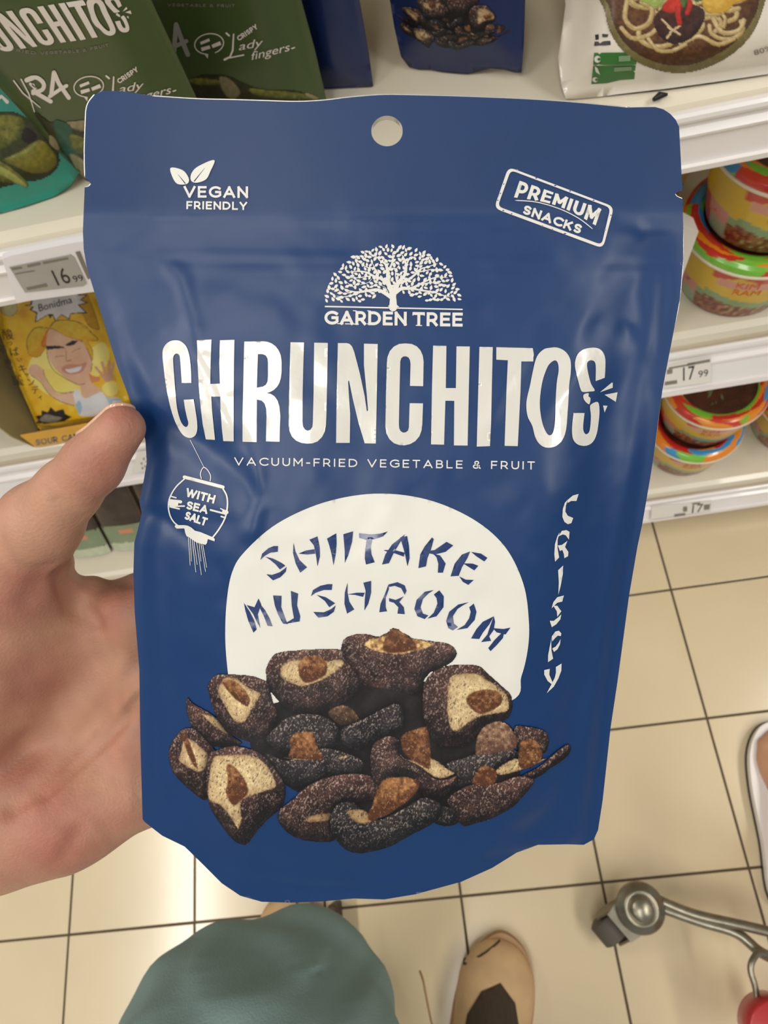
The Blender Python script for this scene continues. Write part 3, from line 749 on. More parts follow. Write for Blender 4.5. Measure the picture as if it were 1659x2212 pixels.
# moon with the cut-out title
MOON = spline([(500, 1490), (493, 1455), (487, 1380), (490, 1300), (502, 1235), (530, 1190), (600, 1130), (700, 1085), (810, 1066), (920, 1078), (1020, 1120), (1090, 1180), (1130, 1260), (1142, 1340), (1140, 1400), (1126, 1460), (1100, 1515), (900, 1560), (650, 1560)], 7, True)
ink('printed_moon', [MOON], M_matte, off=0.00022, step=9)
c7 = cvt(500, 1060, 2.552)
TITLE = [[(258, 303), (256, 335), (215, 340), (185, 357), (160, 380), (170, 345), (205, 315), (235, 303)], [(188, 362), (230, 372), (275, 395), (298, 412), (268, 432), (245, 405), (215, 380)], [(305, 418), (300, 445), (270, 475), (230, 492), (193, 458), (225, 462), (265, 448), (290, 430)],
 [(343, 285), (352, 330), (375, 380), (417, 420), (380, 450), (355, 400), (340, 340)], [(430, 268), (475, 250), (487, 310), (488, 360), (475, 415), (466, 350), (455, 300)], [(370, 345), (410, 328), (458, 320), (462, 345), (420, 350)],
 [(527, 262), (578, 233), (580, 290), (575, 350), (563, 410), (553, 350), (540, 300)], [(617, 238), (671, 222), (665, 280), (645, 350), (625, 397), (625, 330)],
 [(703, 232), (770, 240), (820, 235), (862, 223), (835, 250), (790, 265), (740, 268), (705, 258)], [(747, 262), (777, 262), (768, 310), (772, 350), (790, 392), (742, 405), (735, 370), (738, 320)],
 [(830, 405), (848, 350), (885, 295), (958, 237), (925, 290), (895, 340), (868, 398)], [(930, 255), (968, 248), (978, 300), (982, 370), (970, 415), (957, 350), (943, 300)], [(840, 325), (900, 325), (955, 340), (950, 362), (905, 345), (845, 330)],
 [(1030, 425), (1040, 350), (1065, 305), (1105, 256), (1115, 265), (1100, 320), (1080, 370), (1072, 415)], [(1050, 335), (1120, 325), (1185, 280), (1222, 300), (1180, 335), (1120, 350)], [(1110, 345), (1150, 355), (1180, 400), (1165, 450), (1137, 450), (1140, 400), (1130, 365)],
 [(1207, 470), (1230, 400), (1270, 350), (1315, 333), (1300, 370), (1270, 420), (1252, 467)], [(1320, 335), (1375, 345), (1410, 368), (1393, 388), (1350, 360)], [(1275, 398), (1330, 400), (1360, 412), (1338, 437), (1310, 420)], [(1255, 470), (1290, 488), (1335, 490), (1305, 517), (1275, 500)],
 [(70, 617), (102, 665), (127, 715), (140, 762), (122, 780), (94, 715), (78, 660)], [(128, 640), (150, 592), (165, 625), (146, 680), (160, 755), (138, 715), (122, 680), (85, 628)], [(150, 612), (185, 655), (210, 700), (227, 745), (200, 742), (180, 690), (160, 650)],
 [(230, 575), (277, 577), (275, 640), (300, 710), (312, 733), (285, 730), (258, 680), (240, 630)], [(328, 550), (368, 565), (362, 630), (380, 690), (376, 718), (290, 733), (345, 700), (333, 630)],
 [(557, 513), (553, 545), (510, 545), (465, 560), (438, 580), (450, 545), (490, 522), (530, 513)], [(470, 572), (520, 585), (572, 618), (540, 640), (515, 605)], [(575, 630), (565, 665), (530, 690), (480, 698), (452, 666), (510, 668), (550, 650)],
 [(640, 505), (640, 560), (650, 610), (677, 652), (638, 675), (623, 620), (625, 560)], [(727, 505), (770, 495), (770, 560), (755, 620), (733, 658), (735, 600), (740, 550)], [(638, 570), (690, 560), (735, 560), (725, 583), (680, 572)],
 [(815, 668), (822, 620), (845, 570), (865, 515), (868, 540), (850, 590), (850, 640), (858, 662)], [(865, 515), (915, 502), (955, 520), (965, 550), (955, 572), (935, 535), (900, 522), (870, 528)], [(868, 590), (905, 600), (950, 580), (925, 612), (950, 640), (955, 678), (915, 675), (920, 640), (895, 615), (870, 608)],
 [(1115, 545), (1065, 555), (1020, 600), (1008, 650), (1025, 690), (1065, 705), (1085, 685), (1055, 675), (1042, 640), (1055, 595), (1085, 565)], [(1115, 570), (1145, 547), (1170, 580), (1168, 640), (1130, 690), (1080, 703), (1115, 670), (1135, 620), (1130, 590)],
 [(1308, 612), (1250, 625), (1200, 665), (1183, 715), (1195, 755), (1220, 768), (1248, 748), (1225, 730), (1220, 690), (1245, 650), (1275, 630)], [(1310, 640), (1335, 620), (1350, 665), (1340, 710), (1300, 755), (1240, 765), (1285, 738), (1310, 700), (1318, 665)],
 [(1320, 812), (1350, 760), (1385, 720), (1445, 690), (1420, 735), (1385, 780), (1365, 815)], [(1445, 690), (1452, 720), (1445, 765), (1420, 800), (1430, 825), (1375, 832), (1410, 790), (1425, 745)], [(1440, 755), (1500, 760), (1537, 752), (1510, 790), (1460, 778)], [(1505, 770), (1495, 810), (1460, 850), (1427, 882), (1415, 865), (1450, 820), (1480, 790)]]
ink('printed_title', None, M_blueink, off=0.00034, step=8, parts=[[c7(p)] for p in TITLE])
c8 = cvt(1120, 1040, 4.61)
CRISPY = [[(597, 123), (575, 193), (525, 192), (485, 213), (490, 180), (540, 138)], [(490, 178), (470, 240), (465, 300), (490, 340), (543, 362), (525, 413), (490, 424), (455, 400), (435, 350), (440, 270), (460, 210)],
 [(408, 503), (388, 580), (387, 660), (403, 755), (363, 797), (355, 720), (362, 620), (385, 545)], [(395, 545), (430, 490), (475, 482), (507, 500), (500, 577), (470, 535), (440, 525)], [(390, 635), (430, 630), (485, 590), (462, 650), (495, 700), (492, 742), (455, 762), (450, 720), (435, 680), (410, 690)],
 [(443, 835), (440, 920), (418, 1040), (395, 1125), (400, 1000), (393, 882)],
 [(450, 1133), (435, 1193), (385, 1205), (328, 1260), (345, 1200), (385, 1150)], [(345, 1235), (385, 1235), (425, 1290), (385, 1345), (380, 1290)], [(425, 1320), (415, 1370), (375, 1420), (330, 1448), (310, 1385), (350, 1385), (395, 1350)],
 [(335, 1590), (330, 1540), (365, 1492), (400, 1483), (425, 1510), (420, 1537), (390, 1532), (360, 1560)], [(330, 1545), (324, 1600), (327, 1680), (343, 1762), (293, 1797), (293, 1730), (310, 1640)], [(417, 1565), (412, 1620), (385, 1670), (352, 1695), (335, 1660), (370, 1640), (400, 1600)],
 [(310, 1863), (305, 1920), (335, 1990), (335, 2020), (290, 1985), (255, 1920), (255, 1875)], [(427, 1810), (425, 1880), (395, 1960), (350, 2040), (280, 2105), (320, 2030), (360, 1950), (372, 1900), (370, 1845)]]
ink('printed_word', None, M_matte, step=10, parts=[[c8(p)] for p in CRISPY])

# printed photograph of dried mushrooms: flat print, colours computed on a fine mesh
qa = cvt(350, 1340, 3.687); qb = cvt(800, 1340, 3.687)
A_, B_ = 'A', 'B'
MUSH = [  # (kind, frame, outline) back to front
 ('dark', A_, [(800, 700), (1300, 560), (1800, 500), (2300, 520), (2700, 900), (2850, 1250), (2500, 1550), (2000, 1600), (1300, 1450), (900, 1250), (700, 980)]),
 ('cap', B_, [(-235, 235), (-215, 150), (-130, 108), (-20, 105), (60, 122), (130, 100), (250, 120), (350, 140), (500, 160), (620, 180), (680, 230), (683, 290), (620, 350), (500, 400), (430, 470), (400, 560), (250, 600), (50, 600), (-100, 560), (-200, 420), (-240, 320)]),
 ('hollow', B_, [(-60, 190), (0, 130), (60, 130), (120, 110), (350, 135), (460, 160), (540, 190), (400, 240), (250, 275), (100, 262), (0, 235)]),
 ('stem', B_, [(90, 190), (130, 90), (180, 50), (240, 70), (320, 120), (370, 180), (360, 240), (200, 265), (110, 250)]),
 ('dark', A_, [(1500, 560), (1650, 520), (2050, 620), (2100, 760), (1850, 860), (1560, 780)]),
 ('cap', A_, [(832, 480), (832, 370), (870, 290), (950, 245), (1150, 228), (1300, 222), (1440, 235), (1480, 330), (1560, 430), (1560, 560), (1400, 680), (1200, 740), (1050, 730), (930, 640), (850, 540)]),
 ('gill', A_, [(930, 400), (960, 340), (1050, 300), (1300, 310), (1400, 295), (1450, 310), (1450, 370), (1380, 420), (1280, 480), (1130, 530), (1040, 510), (960, 470)]),
 ('stem', A_, [(1075, 400), (1100, 300), (1170, 272), (1260, 275), (1320, 330), (1320, 420), (1240, 480), (1130, 500)]),
 ('cap', A_, [(200, 610), (260, 660), (400, 740), (470, 800), (560, 910), (640, 970), (560, 1000), (400, 1000), (290, 930), (230, 830), (195, 700)]),
 ('gill', A_, [(300, 730), (400, 745), (470, 800), (540, 905), (500, 900), (420, 850), (350, 790)]),
 ('cap', A_, [(365, 530), (380, 480), (430, 430), (520, 425), (700, 435), (790, 460), (850, 500), (880, 620), (920, 760), (860, 900), (780, 980), (680, 960), (540, 900), (450, 790), (400, 680)]),
 ('gill', A_, [(440, 540), (470, 470), (520, 440), (600, 450), (690, 520), (780, 560), (790, 600), (740, 680), (690, 780), (630, 825), (560, 790), (500, 690), (450, 600)]),
 ('stem', A_, [(470, 480), (560, 455), (650, 520), (715, 620), (690, 690), (620, 660), (540, 590)]),
 ('capd', A_, [(830, 960), (900, 850), (1000, 770), (1150, 740), (1300, 760), (1400, 840), (1410, 930), (1360, 1030), (1250, 1060), (1000, 1060)]),
 ('stemd', A_, [(1310, 740), (1370, 680), (1450, 660), (1520, 690), (1590, 790), (1560, 840), (1420, 840)]),
 ('capd', B_, [(-230, 860), (-100, 800), (60, 720), (180, 660), (250, 680), (270, 780), (240, 870), (100, 920), (0, 1000), (-150, 1020), (-230, 960)]),
 ('cap', A_, [(55, 1080), (70, 980), (150, 870), (230, 850), (300, 890), (400, 1000), (440, 1050), (420, 1200), (400, 1330), (350, 1430), (250, 1370), (150, 1280), (80, 1190)]),
 ('gill', A_, [(125, 1110), (150, 1020), (170, 930), (240, 935), (310, 990), (380, 1070), (370, 1150), (310, 1210), (220, 1180)]),
 ('stem', A_, [(150, 890), (190, 890), (240, 980), (280, 1100), (300, 1185), (240, 1150), (180, 1010)]),
 ('capd', A_, [(820, 1050), (900, 1080), (1000, 1110), (1200, 1060), (1270, 1012), (1400, 1028), (1540, 1080), (1610, 1130), (1590, 1190), (1480, 1230), (1350, 1240), (1200, 1300), (1080, 1320), (960, 1280), (880, 1180), (840, 1120)]),
 ('hollow', A_, [(900, 1070), (1000, 1080), (1250, 1095), (1400, 1108), (1500, 1085), (1450, 1060), (1350, 1100), (1240, 1112), (1050, 1112)]),
 ('stem', A_, [(1000, 960), (1050, 890), (1150, 870), (1220, 890), (1235, 960), (1280, 1060), (1300, 1112), (1150, 1112), (1000, 1090), (1020, 1010)]),
 ('cap', A_, [(370, 1080), (400, 1040), (520, 1000), (640, 1000), (760, 1040), (850, 1110), (920, 1200), (975, 1290), (985, 1380), (960, 1480), (860, 1570), (790, 1640), (740, 1700), (680, 1780), (620, 1775), (560, 1740), (480, 1640), (400, 1520), (370, 1440), (350, 1300)]),
 ('gill', A_, [(400, 1090), (480, 1060), (600, 1055), (720, 1060), (810, 1110), (880, 1200), (920, 1310), (860, 1350), (720, 1400), (640, 1440), (640, 1540), (650, 1570), (620, 1660), (590, 1650), (520, 1540), (450, 1470), (370, 1430), (360, 1300)]),
 ('stem', A_, [(505, 1150), (550, 1130), (620, 1190), (680, 1280), (700, 1360), (640, 1430), (570, 1480), (500, 1380), (515, 1260)]),
 ('cap', A_, [(920, 1570), (960, 1480), (1060, 1400), (1150, 1320), (1300, 1250), (1500, 1215), (1650, 1230), (1750, 1290), (1740, 1400), (1600, 1440), (1400, 1500), (1340, 1600), (1380, 1740), (1250, 1760), (1100, 1740), (980, 1670)]),
 ('gill2', A_, [(1110, 1590), (1180, 1540), (1300, 1520), (1370, 1530), (1340, 1590), (1250, 1610), (1150, 1610)]),
 ('cap', B_, [(415, 600), (430, 500), (480, 420), (600, 360), (750, 345), (870, 360), (950, 430), (1050, 520), (1120, 590), (1130, 680), (1110, 760), (1060, 800), (900, 850), (780, 980), (650, 1000), (520, 980), (450, 850), (420, 750)]),
 ('gill', B_, [(620, 450), (700, 410), (850, 410), (950, 470), (1040, 530), (1100, 600), (1110, 700), (1050, 740), (900, 760), (800, 810), (690, 885), (630, 860), (600, 720), (605, 560)]),
 ('stem', B_, [(750, 610), (850, 540), (1000, 545), (1060, 600), (1040, 680), (960, 730), (870, 750), (790, 700)]),
 ('cap', B_, [(1140, 850), (1250, 838), (1380, 870), (1420, 940), (1410, 1020), (1370, 1060), (1200, 1060)]),
 ('cap', B_, [(1350, 1150), (1450, 1060), (1560, 982), (1600, 1010), (1560, 1090), (1430, 1180), (1330, 1250), (1250, 1270), (1150, 1260)]),
 ('capd', B_, [(600, 1140), (700, 1100), (850, 1060), (1000, 1040), (1120, 1010), (1190, 1060), (1150, 1100), (1000, 1180), (900, 1300), (700, 1330), (640, 1240)]),
 ('gill', B_, [(990, 1180), (1120, 1095), (1200, 1090), (1370, 1090), (1450, 1065), (1330, 1150), (1150, 1210), (1020, 1235)]),
 ('stem2', B_, [(830, 1070), (835, 950), (880, 850), (980, 795), (1080, 800), (1150, 880), (1185, 960), (1150, 1030), (1000, 1060), (900, 1080)]),
 ('stem', B_, [(1165, 1140), (1180, 970), (1240, 930), (1330, 950), (1380, 1050), (1350, 1130), (1230, 1190)]),
 ('capd', B_, [(500, 1600), (560, 1480), (680, 1500), (740, 1560), (640, 1635)]),
 ('cap', B_, [(610, 1420), (720, 1340), (820, 1300), (1010, 1290), (1150, 1240), (1250, 1240), (1310, 1280), (1250, 1360), (1150, 1470), (1000, 1560), (850, 1610), (740, 1635), (680, 1560)]),
 ('stem', B_, [(800, 1295), (860, 1160), (930, 1140), (1010, 1190), (1010, 1285), (920, 1325)]),
 ('cap', B_, [(0, 1130), (10, 1010), (60, 950), (150, 915), (230, 950), (220, 1030), (260, 1100), (400, 1160), (500, 1250), (600, 1260), (690, 1230), (680, 1300), (610, 1380), (550, 1420), (440, 1430), (330, 1250), (180, 1240), (70, 1310), (20, 1250)]),
 ('gill', B_, [(220, 1030), (300, 1100), (480, 1080), (620, 1170), (680, 1210), (600, 1258), (500, 1250), (380, 1160), (250, 1100)]),
 ('stem', B_, [(235, 930), (300, 870), (430, 832), (470, 860), (490, 1050), (480, 1175), (440, 1180), (320, 1110), (250, 1040)]),
 ('capd', B_, [(-320, 1620), (-310, 1530), (-250, 1450), (-150, 1440), (-80, 1490), (-40, 1580), (100, 1570), (250, 1500), (400, 1410), (500, 1420), (570, 1480), (500, 1610), (300, 1720), (150, 1800), (0, 1840), (-100, 1850), (-200, 1820), (-290, 1720)]),
 ('gill2', B_, [(-190, 1500), (-60, 1490), (0, 1540), (20, 1590), (-20, 1625), (-100, 1620), (-170, 1570)]),
 ('stem', B_, [(0, 1480), (40, 1350), (100, 1260), (200, 1230), (330, 1240), (400, 1290), (370, 1380), (250, 1480), (100, 1570), (-10, 1600), (-30, 1530)]),
]
def mushroom_print(shapes, x0, y0, x1, y1, st):
    nx, ny = int((x1 - x0) / st) + 1, int((y1 - y0) / st) + 1
    X, Y = np.meshgrid(x0 + st * np.arange(nx), y0 + st * np.arange(ny))
    img = np.zeros((ny, nx, 3)); mask = np.zeros((ny, nx), bool)
    nA = fbm(X / 7, Y / 7, 1, 3); nB = fbm(X / 2.6, Y / 2.6, 5, 2); nC = fbm(X / 26, Y / 26, 8, 3)
    fib = vnoise((X + Y * .5) / 1.7, (Y - X * .3) / 4.5, 21)
    for si, (kind, fr, pts) in enumerate(shapes):
        if callable(fr): L = np.array(fr(pts)); jit = 0
        else:
            L = spline((qa if fr == A_ else qb)(pts), 5, True)
            jit = (fbm(L[:, 0] / 6, L[:, 1] / 6, si, 2) - 0.4)[:, None] * 2.6
        L = L + jit
        lo, hi = L.min(0), L.max(0); pad = 12 if isinstance(kind, str) else 0
        lo = lo - pad; hi = hi + pad
        i0, i1 = max(0, int((lo[1] - y0) / st)), min(ny, int((hi[1] - y0) / st) + 2); j0, j1 = max(0, int((lo[0] - x0) / st)), min(nx, int((hi[0] - x0) / st) + 2)
        px, py = X[i0:i1, j0:j1], Y[i0:i1, j0:j1]; q = np.stack([px.ravel(), py.ravel()], 1)
        ins = inside(q, [L]).reshape(px.shape)
        d = np.full(px.shape, 1e9); gx = np.zeros(px.shape); gy = np.zeros(px.shape)
        for a, b in zip(L[::2], np.roll(L[::2], -1, 0)):
            ab = b - a; t = np.clip(((px - a[0]) * ab[0] + (py - a[1]) * ab[1]) / (ab @ ab + 1e-9), 0, 1)
            ex = px - a[0] - t * ab[0]; ey = py - a[1] - t * ab[1]; dd = np.hypot(ex, ey); m = dd < d
            d = np.where(m, dd, d); gx = np.where(m, ex, gx); gy = np.where(m, ey, gy)
        gx /= d + 1e-6; gy /= d + 1e-6                                # away from the nearest edge
        a_, b_, c_, f_ = nA[i0:i1, j0:j1], nB[i0:i1, j0:j1], nC[i0:i1, j0:j1], fib[i0:i1, j0:j1]
        R = (hi - lo).min() * 0.28; dome = np.clip(d / R, 0, 1); z = np.sqrt(np.clip(1 - (1 - dome) ** 2, 0, 1)); s = 1 - z
        v = (py - lo[1]) / (hi[1] - lo[1] + 1e-6)
        lit = np.clip(0.10 + 0.62 * z * (1.05 - 0.75 * v) + s * (gx * 0.28 + gy * 0.75), 0, 1)   # the studio light of the printed picture comes from above left
        v = (py - lo[1]) / (hi[1] - lo[1] + 1e-6)
        def mix(p, q_, t): t = t[..., None]; return np.array(p) * (1 - t) + np.array(q_) * t
        if kind == 'dark': C = mix((22, 18, 20), (42, 34, 36), a_)
        elif kind in ('cap', 'capd'):
            base = mix((24, 18, 20), (118, 82, 72), np.clip(lit * 0.95 + (c_ - .45) * 0.9, 0, 1)) if kind == 'cap' else mix((18, 17, 22), (92, 82, 80), np.clip(lit * 0.8 + (c_ - .45) * 0.7, 0, 1))
            sp = sstep(b_ * 0.62 + f_ * 0.6, 0.60, 0.80) * (0.12 + 0.88 * lit)
            C = base * (0.45 + 1.05 * b_)[..., None]; C = C * (1 - 0.75 * sp[..., None]) + np.array((222, 204, 180)) * 0.75 * sp[..., None]
        elif kind in ('gill', 'gill2'):
            g = np.clip(0.95 - 0.5 * np.exp(-d / 9) + (a_ - .45) * 0.5 - (0.35 if kind == 'gill2' else 0.05), 0, 1)
            C = mix((112, 76, 46), (228, 203, 152), g); C = C * (0.84 + 0.32 * b_)[..., None]
            dk = sstep(f_ * 0.6 + b_ * 0.5, 0.58, 0.78); C = C * (1 - 0.5 * dk[..., None])
        elif kind == 'hollow':
            C = mix((96, 58, 30), (232, 196, 132), np.clip(a_ * 1.5 - 0.15 + 0.3 * b_, 0, 1))
        elif isinstance(kind, tuple):
            if len(kind) == 2: C = mix(kind[0], kind[1], np.clip(lit * 0.8 + (a_ - .45) * 1.0, 0, 1))
            else: C = mix(kind[0], kind[1], np.clip(0.5 + (c_ - .45) * 1.5, 0, 1)); d = d + 9
        else:
            lo_c, hi_c = {'stem': ((84, 48, 28), (206, 150, 92)), 'stemd': ((58, 44, 34), (140, 108, 72)), 'stem2': ((92, 64, 50), (206, 168, 130))}[kind]
            C = mix(lo_c, hi_c, np.clip(lit * 0.85 - 0.2 + (a_ - .45) * 1.3 + (c_ - .45) * .8, 0, 1)); sp = sstep(b_ * 0.6 + f_ * 0.55, 0.66, 0.84)
            C = C * (0.85 + 0.3 * b_)[..., None]; C = C * (1 - 0.4 * sp[..., None]) + np.array((240, 216, 170)) * 0.4 * sp[..., None]
        if isinstance(kind, str) and kind[:4] in ('stem', 'gill', 'holl'): ins &= d > (nB[i0:i1, j0:j1] + nA[i0:i1, j0:j1] - .45) * 4.5
        soft = np.clip(d / 2.0, 0, 1)[..., None] if kind != 'dark' else 1.0
        blk = img[i0:i1, j0:j1]; mk = mask[i0:i1, j0:j1]
        if kind in ('cap', 'capd'): blk *= np.where(ins, 1, 1 - .6 * np.exp(-d / 6))[..., None]
        Cd = C * (0.45 + 0.55 * soft) if kind in ('cap', 'capd') else C * (0.7 + 0.3 * soft)
        if kind in ('cap', 'capd') : # contact shade in the printed picture around the cap in front
            pass
        if kind in ('stem', 'stemd', 'stem2', 'gill', 'gill2', 'hollow'):
            al = (sstep(d + (nB[i0:i1, j0:j1] - .45) * 5, 0, 5))[..., None]; Cd = Cd * al + blk * (1 - al)
        blk[ins] = Cd[ins]; mk |= ins
    return X, Y, img, mask
def print_mesh(name, X, Y, img, mask, placer, m_, parent):
    ny, nx = mask.shape; cell = mask[:-1, :-1] & mask[1:, :-1] & mask[:-1, 1:] & mask[1:, 1:]
    used = np.zeros((ny, nx), bool)
    for a in (0, 1):
        for b in (0, 1): used[a:ny - 1 + a, b:nx - 1 + b] |= cell
    ids = -np.ones((ny, nx), int); ids[used] = np.arange(used.sum())
    i, j = np.nonzero(cell)
    Fq = np.stack([ids[i, j], ids[i + 1, j], ids[i + 1, j + 1], ids[i, j + 1]], 1)
    return obj(name, placer(np.stack([X[used], Y[used]], 1)), Fq, m_, parent, True, col=lin_np(img[used]))
M_print = mat('photo_print', (255, 255, 255), rough=0.45, spec=0.3, coat=0.12, coat_rough=0.15, attr=True)
MX = mushroom_print(MUSH, 360, 1345, 1240, 1850, 1.3)
print_mesh('printed_mushrooms', *MX, lambda q: on_pouch(q, 0.00040)[0], M_print, pouch)
# ------------------------------------------------------------------ the person holding the pouch
def skin_mat():
    return mat('skin', (220, 168, 136), rough=0.5, spec=0.35, sss=0.12, attr=True, bump=0.25, bump_scale=900)
M_skin = skin_mat()
def dm(rpx, depth): return rpx * depth / F_
def J(x, y, d, rpx): return atd(x, y, d), dm(rpx, d)
holder = thing('person', 'crouching person in teal trousers and tan shoes, left hand holding the blue pouch', 'person')
HAND = []   # (a, b, ra, rb, blend)
def limb(*js, k=0.004):
    for (a, ra), (b, rb) in zip(js[:-1], js[1:]): HAND.append((a, b, ra, rb, k))
limb(J(-260, 1590, .270, 150), J(120, 1370, .256, 118), J(330, 1322, .251, 82), k=.010)
limb(J(-260, 1640, .276, 130), J(120, 1500, .266, 100), J(340, 1450, .256, 84), k=.010)
limb(J(-260, 1680, .276, 130), J(120, 1625, .270, 100), J(340, 1580, .262, 84), k=.010)
limb(J(-240, 1740, .268, 155), J(0, 1752, .262, 152), J(140, 1738, .262, 126), J(330, 1685, .264, 86), k=.010)
limb(J(-230, 1640, .262, 200), J(-80, 1430, .248, 185), J(20, 1262, .232, 128), k=.014)
limb(J(22, 1215, .226, 116), J(88, 1128, .211, 86), k=.008)
limb(J(88, 1128, .211, 86), J(146, 1062, .202, 66), J(200, 1003, .196, 63), J(264, 924, .191, 49), k=.003)
limb(J(-1100, 2250, .33, 170), J(-300, 1660, .275, 170), k=.02)
# fingers closing behind the pouch
for y, d, rp in ((1318, .2440, 70), (1448, .2510, 72), (1580, .2580, 70), (1690, .2640, 62)):
    d0 = d
    HAND.append((*[J(330, y, d0 + .004, rp + 14)[0], J(545, y - 14, d0 + .004, rp)[0]], dm(rp + 14, d0), dm(rp, d0), .006))
    HAND.append((J(545, y - 14, d0 + .004, rp)[0], J(720, y - 22, d0 + .002, rp)[0], dm(rp, d0), dm(rp - 6, d0), .002))
    HAND.append((J(720, y - 22, d0 + .002, rp)[0], J(850, y - 24, d0 - .002, rp)[0], dm(rp - 6, d0), dm(rp - 14, d0), .002))
def hand_base(P):
    d = None
    for a, b, ra, rb, k in HAND:
        e = sd_cone(P, a, b, ra, rb); d = e if d is None else smin(d, e, k)
    return d
def trace(fn, x, y, d0=.12, d1=.34):
    o = ray(x, y); n_ = np.linalg.norm(o); t = d0
    for _ in range(60):
        v = fn((CAM + o * t)[None])[0]
        if v < 1e-5: break
        t += max(v, 1e-5) / n_ * 0.9
        if t > d1: break
    return CAM + o * min(t, d1)
def poly3(fn, pts, n=6): return np.array([trace(fn, x, y) for x, y in spline(pts, n)])
CR = [  # skin folds: outline in view, width m, depth m (negative = ridge)
    ([(126, 1086), (140, 1096), (156, 1107), (178, 1120)], .0022, .0010),
    ([(134, 1236), (143, 1270), (160, 1303), (186, 1330), (203, 1346)], .0032, .0048),
    ([(150, 1232), (215, 1238), (285, 1262)], .0026, .0016),
    ([(302, 1440), (250, 1492), (214, 1546), (164, 1611), (100, 1686), (25, 1742)], .0036, .0036),
    ([(302, 1508), (240, 1584), (172, 1648), (96, 1716)], .0024, .0024),
    ([(60, 1700), (20, 1730), (-20, 1745)], .0030, .0012),
    ([(168, 1795), (140, 1850)], .0034, .0010),
    ([(190, 1420), (150, 1520), (70, 1610)], .0100, .0030),
    ([(215, 1330), (235, 1300)], .0050, -.0016), ([(282, 1300), (270, 1380)], .0070, -.0012),
    ([(60, 1450), (30, 1560)], .0060, .0010), ([(95, 1230), (60, 1300)], .0040, .0012),
]
CR3 = [(poly3(hand_base, pl), w, dp) for pl, w, dp in CR]
def hand_fn(P):
    d = hand_base(P)
    for pl, w, dp in CR3:
        best = np.full(len(P), 1e9)
        near = np.linalg.norm(P - pl.mean(0), axis=1) < np.linalg.norm(pl - pl.mean(0), axis=1).max() + 3 * w + .004
        if not near.any(): continue
        Q = P[near]; bb = np.full(len(Q), 1e9)
        for a, b in zip(pl[:-1], pl[1:]):
            ab = b - a; t = np.clip(((Q - a) @ ab) / (ab @ ab + 1e-15), 0, 1); bb = np.minimum(bb, np.linalg.norm(Q - a - t[:, None] * ab, axis=1))
        best[near] = bb
        d = d + dp * np.exp(-np.minimum(best / w, 6) ** 2)
    return d
allp = np.array([p for a, b, ra, rb, k in HAND for p in (a, b)])
lo, hi = allp.min(0) - .04, allp.max(0) + .04
Vh, Fh = mesh_sdf(hand_fn, lo, hi, .001)
# skin colour: pale ochre with pinker pads
px_, py_ = project(Vh)
n1 = fbm(Vh[:, 0] * 90, Vh[:, 1] * 90 + Vh[:, 2] * 60, 31, 3); n2 = fbm(Vh[:, 0] * 260, Vh[:, 1] * 260 - Vh[:, 2] * 200, 37, 2)
pads = [(atd(225, 1010, .19), .009), (atd(265, 900, .186), .006), (atd(60, 1290, .215), .014), (atd(250, 1300, .235), .012), (atd(60, 1480, .23), .014), (atd(120, 1800, .24), .018), (atd(250, 1640, .24), .012), (atd(20, 1650, .24), .012)]
pk = np.zeros(len(Vh))
for c, r in pads: pk = np.maximum(pk, np.exp(-(np.linalg.norm(Vh - c, axis=1) / r) ** 2 * .8))
pk = np.clip(pk * .8 + (n1 - .45) * .8, 0, 1)[:, None]
skin_c = np.array((198, 148, 120)) * (1 - pk) + np.array((176, 112, 94)) * pk
skin_c = skin_c * (0.88 + 0.10 * n2[:, None])
hand = obj('hand', Vh, Fh, M_skin, holder, True, col=lin_np(skin_c))
hand['label'] = 'left hand, thumb at the pouch edge and palm behind it'
M_nail = mat('fingernail', (212, 164, 136), rough=0.25, coat=0.5, sss=0.1)
na_, nb_ = atd(258, 876, .1925), atd(206, 934, .1965)
def nail_fn(P):
    h = hand_base(P); return np.maximum(np.maximum(h - .0007, -(h + .0004)), sd_cone(P, na_, nb_, .0046, .0054))
Vn, Fn = mesh_sdf(nail_fn, np.minimum(na_, nb_) - .009, np.maximum(na_, nb_) + .009, .0004)
obj('thumbnail', Vn, Fn, M_nail, hand, True)

# trousers: a bent left leg seen from above, and the right leg kneeling back out of view
M_cloth = mat('teal_cotton', (126, 150, 146), rough=0.85, spec=0.25, bump=0.5, bump_scale=700, var=0.05, var_scale=9)
kn = J(636, 2156, .60, 146)
KN = [(kn[0], J(560, 2420, .50, 300)[0], kn[1], dm(300, .50), .03), (J(462, 2238, .57, 200)[0], J(520, 2500, .50, 260)[0], dm(200, .57), dm(260, .5), .06),
      (J(690, 2195, .58, 158)[0], J(650, 2480, .50, 230)[0], dm(158, .58), dm(230, .5), .05),
      (J(560, 2420, .50, 300)[0], np.array([-.34, -.66, .50]), dm(300, .5), .12, .04),
      (kn[0], np.array([-.262, -.245, .12]), kn[1] * .9, .056, .03)]
def fabric_fn(parts, folds):
    def fn(P):
        d = None
        for a, b, ra, rb, k in parts:
            e = sd_cone(P, a, b, ra, rb); d = e if d is None else smin(d, e, k)
        for (c, w, dirv, amp) in folds:
            q = (P - c) @ dirv; r = np.linalg.norm(P - c, axis=1)
            d = d + amp * np.exp(-(q / w) ** 2) * np.exp(-(r / (w * 9)) ** 2)
        d = d + .003 * np.sin(P[:, 0] * 55 + P[:, 1] * 30 + 3 * np.sin(P[:, 2] * 22)) * np.sin(P[:, 1] * 38 - P[:, 2] * 25)
        return d
    return fn
dv = lambda *v: np.array(v) / np.linalg.norm(v)
